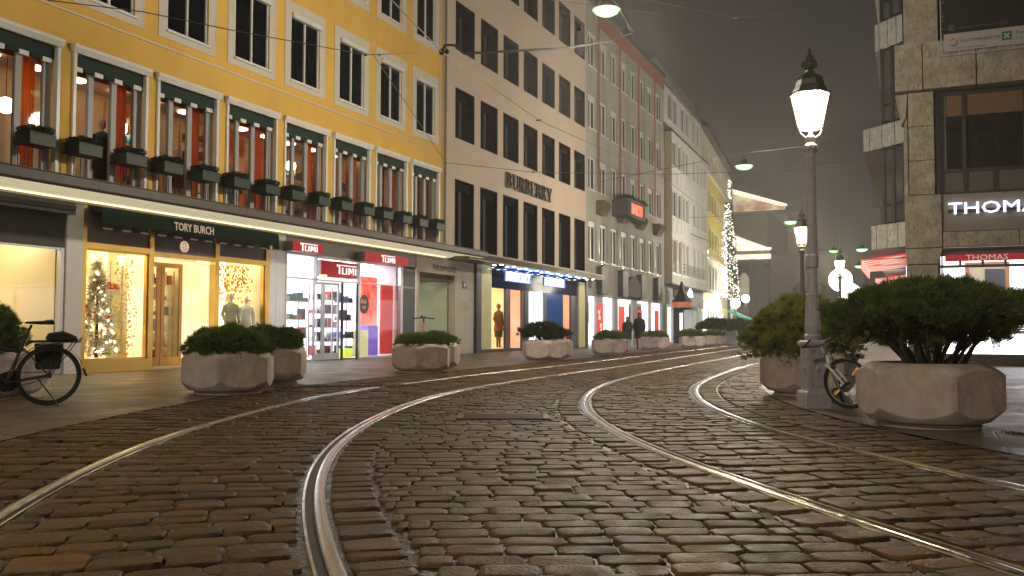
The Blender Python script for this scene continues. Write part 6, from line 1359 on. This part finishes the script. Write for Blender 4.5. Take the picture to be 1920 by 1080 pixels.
        for s_ in (-1,1): rk.tube([(.22,s_*.06,.74),(-.30,s_*.07,.74)],.008,6); rk.tube([(-.06,s_*.08,.74),(0,s_*.06,rw)],.006,5); rk.tube([(-.26,s_*.07,.74),(0,s_*.06,rw)],.006,5)
        for k in range(4): rk.tube([(.15-k*.14,-.065,.742),(.15-k*.14,.065,.742)],.006,5)
        rk.tube([(-.30,-.07,.74),(-.33,0,.78),(-.30,.07,.74)],.007,5); rk.build('rack',black_m,t)
        bg=MB(); bg.ext([(.05,.755),(-.28,.755),(-.27,.80),(-.14,.855),(.02,.83)],'y',-.08,.08); o=bg.build('bag',mat('black_bag_cloth',(.015,.014,.014),.8),t); bv=o.modifiers.new('b','BEVEL'); bv.width=.02; bv.segments=3
        pn=MB(); pn.ext([(.14,.70),(-.16,.70),(-.13,.40),(.12,.40)],'y',-.20,-.09); o=pn.build('pannier',mat('black_bag_cloth',(.015,.014,.014),.8),t); bv=o.modifiers.new('b','BEVEL'); bv.width=.02; bv.segments=2
        kc=MB(); kc.tube([(.12,.06,.32),(-.10,.20,.0)],.009,6); kc.tube([(-.10,.20,0.012),(-.14,.22,.012)],.012,6); kc.build('kickstand',black_m,t)
        hl=MB(); hl.tube([(.03,0,-.03),(.09,0,-.04)],[.03,.035],10); hl.build('headlight',black_m,stg); hl=MB(); hl.tube([(.091,0,-.04),(.096,0,-.04)],.028,10); hl.build('lens',emis('bike_lamp',(.8,.88,1),3),stg)
    else:
        br=MB(); 
        for s_ in (-1,1): br.box(.0,.05,s_*.045-.015,s_*.045+.015,-.06,.0)
        br.tube([(-.03,0,.15),(.06,.02,.18),(.05,.03,.02)],.004,5); br.build('brake',chrome,stg)
    return t
bicycle('city_bicycle','dark city bicycle with rack bag leaning at the left edge before the rounded shrub',(5.90,-5.50),YAW+math.pi+R(36),R(-6),mat('bike_black_paint',(.02,.02,.022),.35),'city',steer=R(8))
bicycle('mountain_bicycle','white mountain bike leaning between the nearest lamp post and the big planter',(14.27,-1.49),R(272),R(15),mat('bike_white_paint',(.8,.8,.8),.35),'mtb',steer=R(60)).scale=(.82,.82,.82)
# ------------------------------------------------------------------ rental scooter, bin
t=thing('kick_scooter','black and red rental scooter behind the low shrub, only its handlebar above','scooter',(4.16,6.33,0),YAW+R(20)); 
m=MB(); m.tube([(0,0,.16),(.0,.02,1.04)],[.028,.02],10); m.build('stem',mat('scooter_red',(.7,.12,.08),.4,emit=(.7,.12,.08),es=.15),t); m=MB(); m.tube([(0,.02,1.04),(0,.02,1.16)],.02,8); m.tube([(-.27,.03,1.15),(-.1,.02,1.16),(.1,.02,1.16),(.27,.03,1.14)],.015,8); m.tube([(-.08,.0,1.17),(-.05,.0,1.22)],.022,8); m.box(-.04,.04,-.02,.06,1.15,1.19); m.build('handlebar',black_m,t)
m=MB(); m.box(-.07,.07,.05,.85,.10,.15); m.build('deck',black_m,t)
for y in (0.0,.95):
    m=MB(); m.tube([(-.025,y,.11),(.025,y,.11)],.11,16); m.build('wheel',black_m,t)
t=thing('litter_bin','pale metal litter bin between the distant planters','bin',(5.1,41.6,0)); m=MB(); m.box(-.28,.28,-.2,.2,.05,.98); m.build('body',mat('pale_bin',(.45,.45,.47),.4,metal=.4),t); m=MB(); m.box(-.31,-.281,-.22,.22,0,1.04); m.box(.281,.31,-.22,.22,0,1.04); m.box(-.28,.28,-.22,.22,.985,1.04); m.build('frame',mat('white_bin_frame',(.6,.6,.62),.4),t)
# ------------------------------------------------------------------ pedestrians
def person(loc,rz,label,h=1.66,stride=.22,coat=None):
    t=thing('person',label,'person',loc,rz,None); k=h/1.75
    J=dict(pel=(0,0,.95),ch=(0,.01,1.25),nk=(0,.0,1.46),hd=(0,.015,1.56),ht=(0,.01,1.70),hl=(.09,0,.90),kl=(.10,stride*.55+.04,.50),al=(.10,stride,.09),tl=(.11,stride+.17,.03),hr=(-.09,0,.90),kr=(-.10,-stride*.3,.50),ar=(-.10,-stride,.12),tr=(-.11,-stride+.15,.03),sl=(.17,0,1.40),el=(.24,-.06,1.13),wl=(.23,.05,.90),fl=(.22,.08,.80),sr=(-.17,0,1.40),er=(-.24,-.02,1.13),wr=(-.22,.12,.92),fr=(-.21,.16,.82))
    rad=dict(pel=.15,ch=.16,nk=.06,hd=.085,ht=.075,hl=.095,kl=.06,al=.042,tl=.035,hr=.095,kr=.06,ar=.042,tr=.035,sl=.075,el=.052,wl=.034,fl=.03,sr=.075,er=.052,wr=.034,fr=.03)
    ks=list(J); E=[('pel','ch'),('ch','nk'),('nk','hd'),('hd','ht'),('pel','hl'),('hl','kl'),('kl','al'),('al','tl'),('pel','hr'),('hr','kr'),('kr','ar'),('ar','tr'),('ch','sl'),('sl','el'),('el','wl'),('wl','fl'),('ch','sr'),('sr','er'),('er','wr'),('wr','fr')]
    me=bpy.data.meshes.new('body'); me.from_pydata([tuple(c*k for c in J[q]) for q in ks],[(ks.index(a),ks.index(b)) for a,b in E],[]); me.materials.append(mat('dark_trousers_skin',(.02,.02,.025),.8)); o=bpy.data.objects.new('body',me); COL.objects.link(o); o.parent=t
    md=o.modifiers.new('s','SKIN'); o.modifiers.new('u','SUBSURF').levels=1
    for i,q in enumerate(ks): me.skin_vertices[0].data[i].radius=(rad[q]*k,rad[q]*k); me.skin_vertices[0].data[i].use_root=(q=='pel')
    md.use_smooth_shade=True
    m=MB(); pr=[(.24,.52),(.235,.7),(.20,.95),(.205,1.15),(.215,1.32),(.17,1.42),(.085,1.49),(.07,1.52)]
    vs=[]; n=16
    for r_,z_ in pr:
        for j in range(n): a=2*math.pi*j/n; vs.append((r_*math.cos(a)*k,r_*.72*math.sin(a)*k,z_*k))
    m.add(vs,[(i*n+j,i*n+(j+1)%n,(i+1)*n+(j+1)%n,(i+1)*n+j) for i in range(len(pr)-1) for j in range(n)])
    for s_,p in ((1,('sl','el','wl')),(-1,('sr','er','wr'))): m.tube([tuple(c*k for c in J[q]) for q in p],[.085*k,.07*k,.052*k],10)
    sharp(m.build('coat',coat,t),60)
    m=MB(); m.ball((0,.012*k,1.655*k),.098*k,12,8,(.9,1,1.1)); m.build('hair',mat('dark_hair',(.015,.01,.008),.7),t)
    m=MB(); m.ball((0,.075*k,1.61*k),.055*k,10,7,(.85,.6,1.25)); m.ball((0,.11*k,1.61*k),.012*k,6,5,(.8,1,1.5)); m.build('face',mat('skin_tone',(.45,.27,.19),.6),t)
    for s_ in (-1,1): pass
    return t
person((3.75,26.6,0),R(200),'pedestrian in a long black coat with dark hair, right of the pair',1.66,.20,mat('black_coat',(.012,.012,.014),.85))
person((2.9,27.6,0),R(185),'pedestrian in a dark grey jacket, left of the pair',1.50,.12,mat('charcoal_coat',(.03,.03,.034),.85))
# ------------------------------------------------------------------ misty night air
m=MB(); m.box(-45,48,-60,200,-1,36); hz_=bpy.data.materials.new('night_haze'); hz_.use_nodes=True; t=hz_.node_tree; t.nodes.remove(t.nodes['Principled BSDF'])
v=t.nodes.new('ShaderNodeVolumePrincipled'); v.inputs['Color'].default_value=(.95,.90,.87,1); v.inputs['Density'].default_value=HAZE; v.inputs['Anisotropy'].default_value=.65; t.links.new(v.outputs[0],t.nodes['Material Output'].inputs['Volume'])
o=m.build('haze',hz_); tag(o,kind='stuff')
# every ground-floor sheet and facade is closed; finish
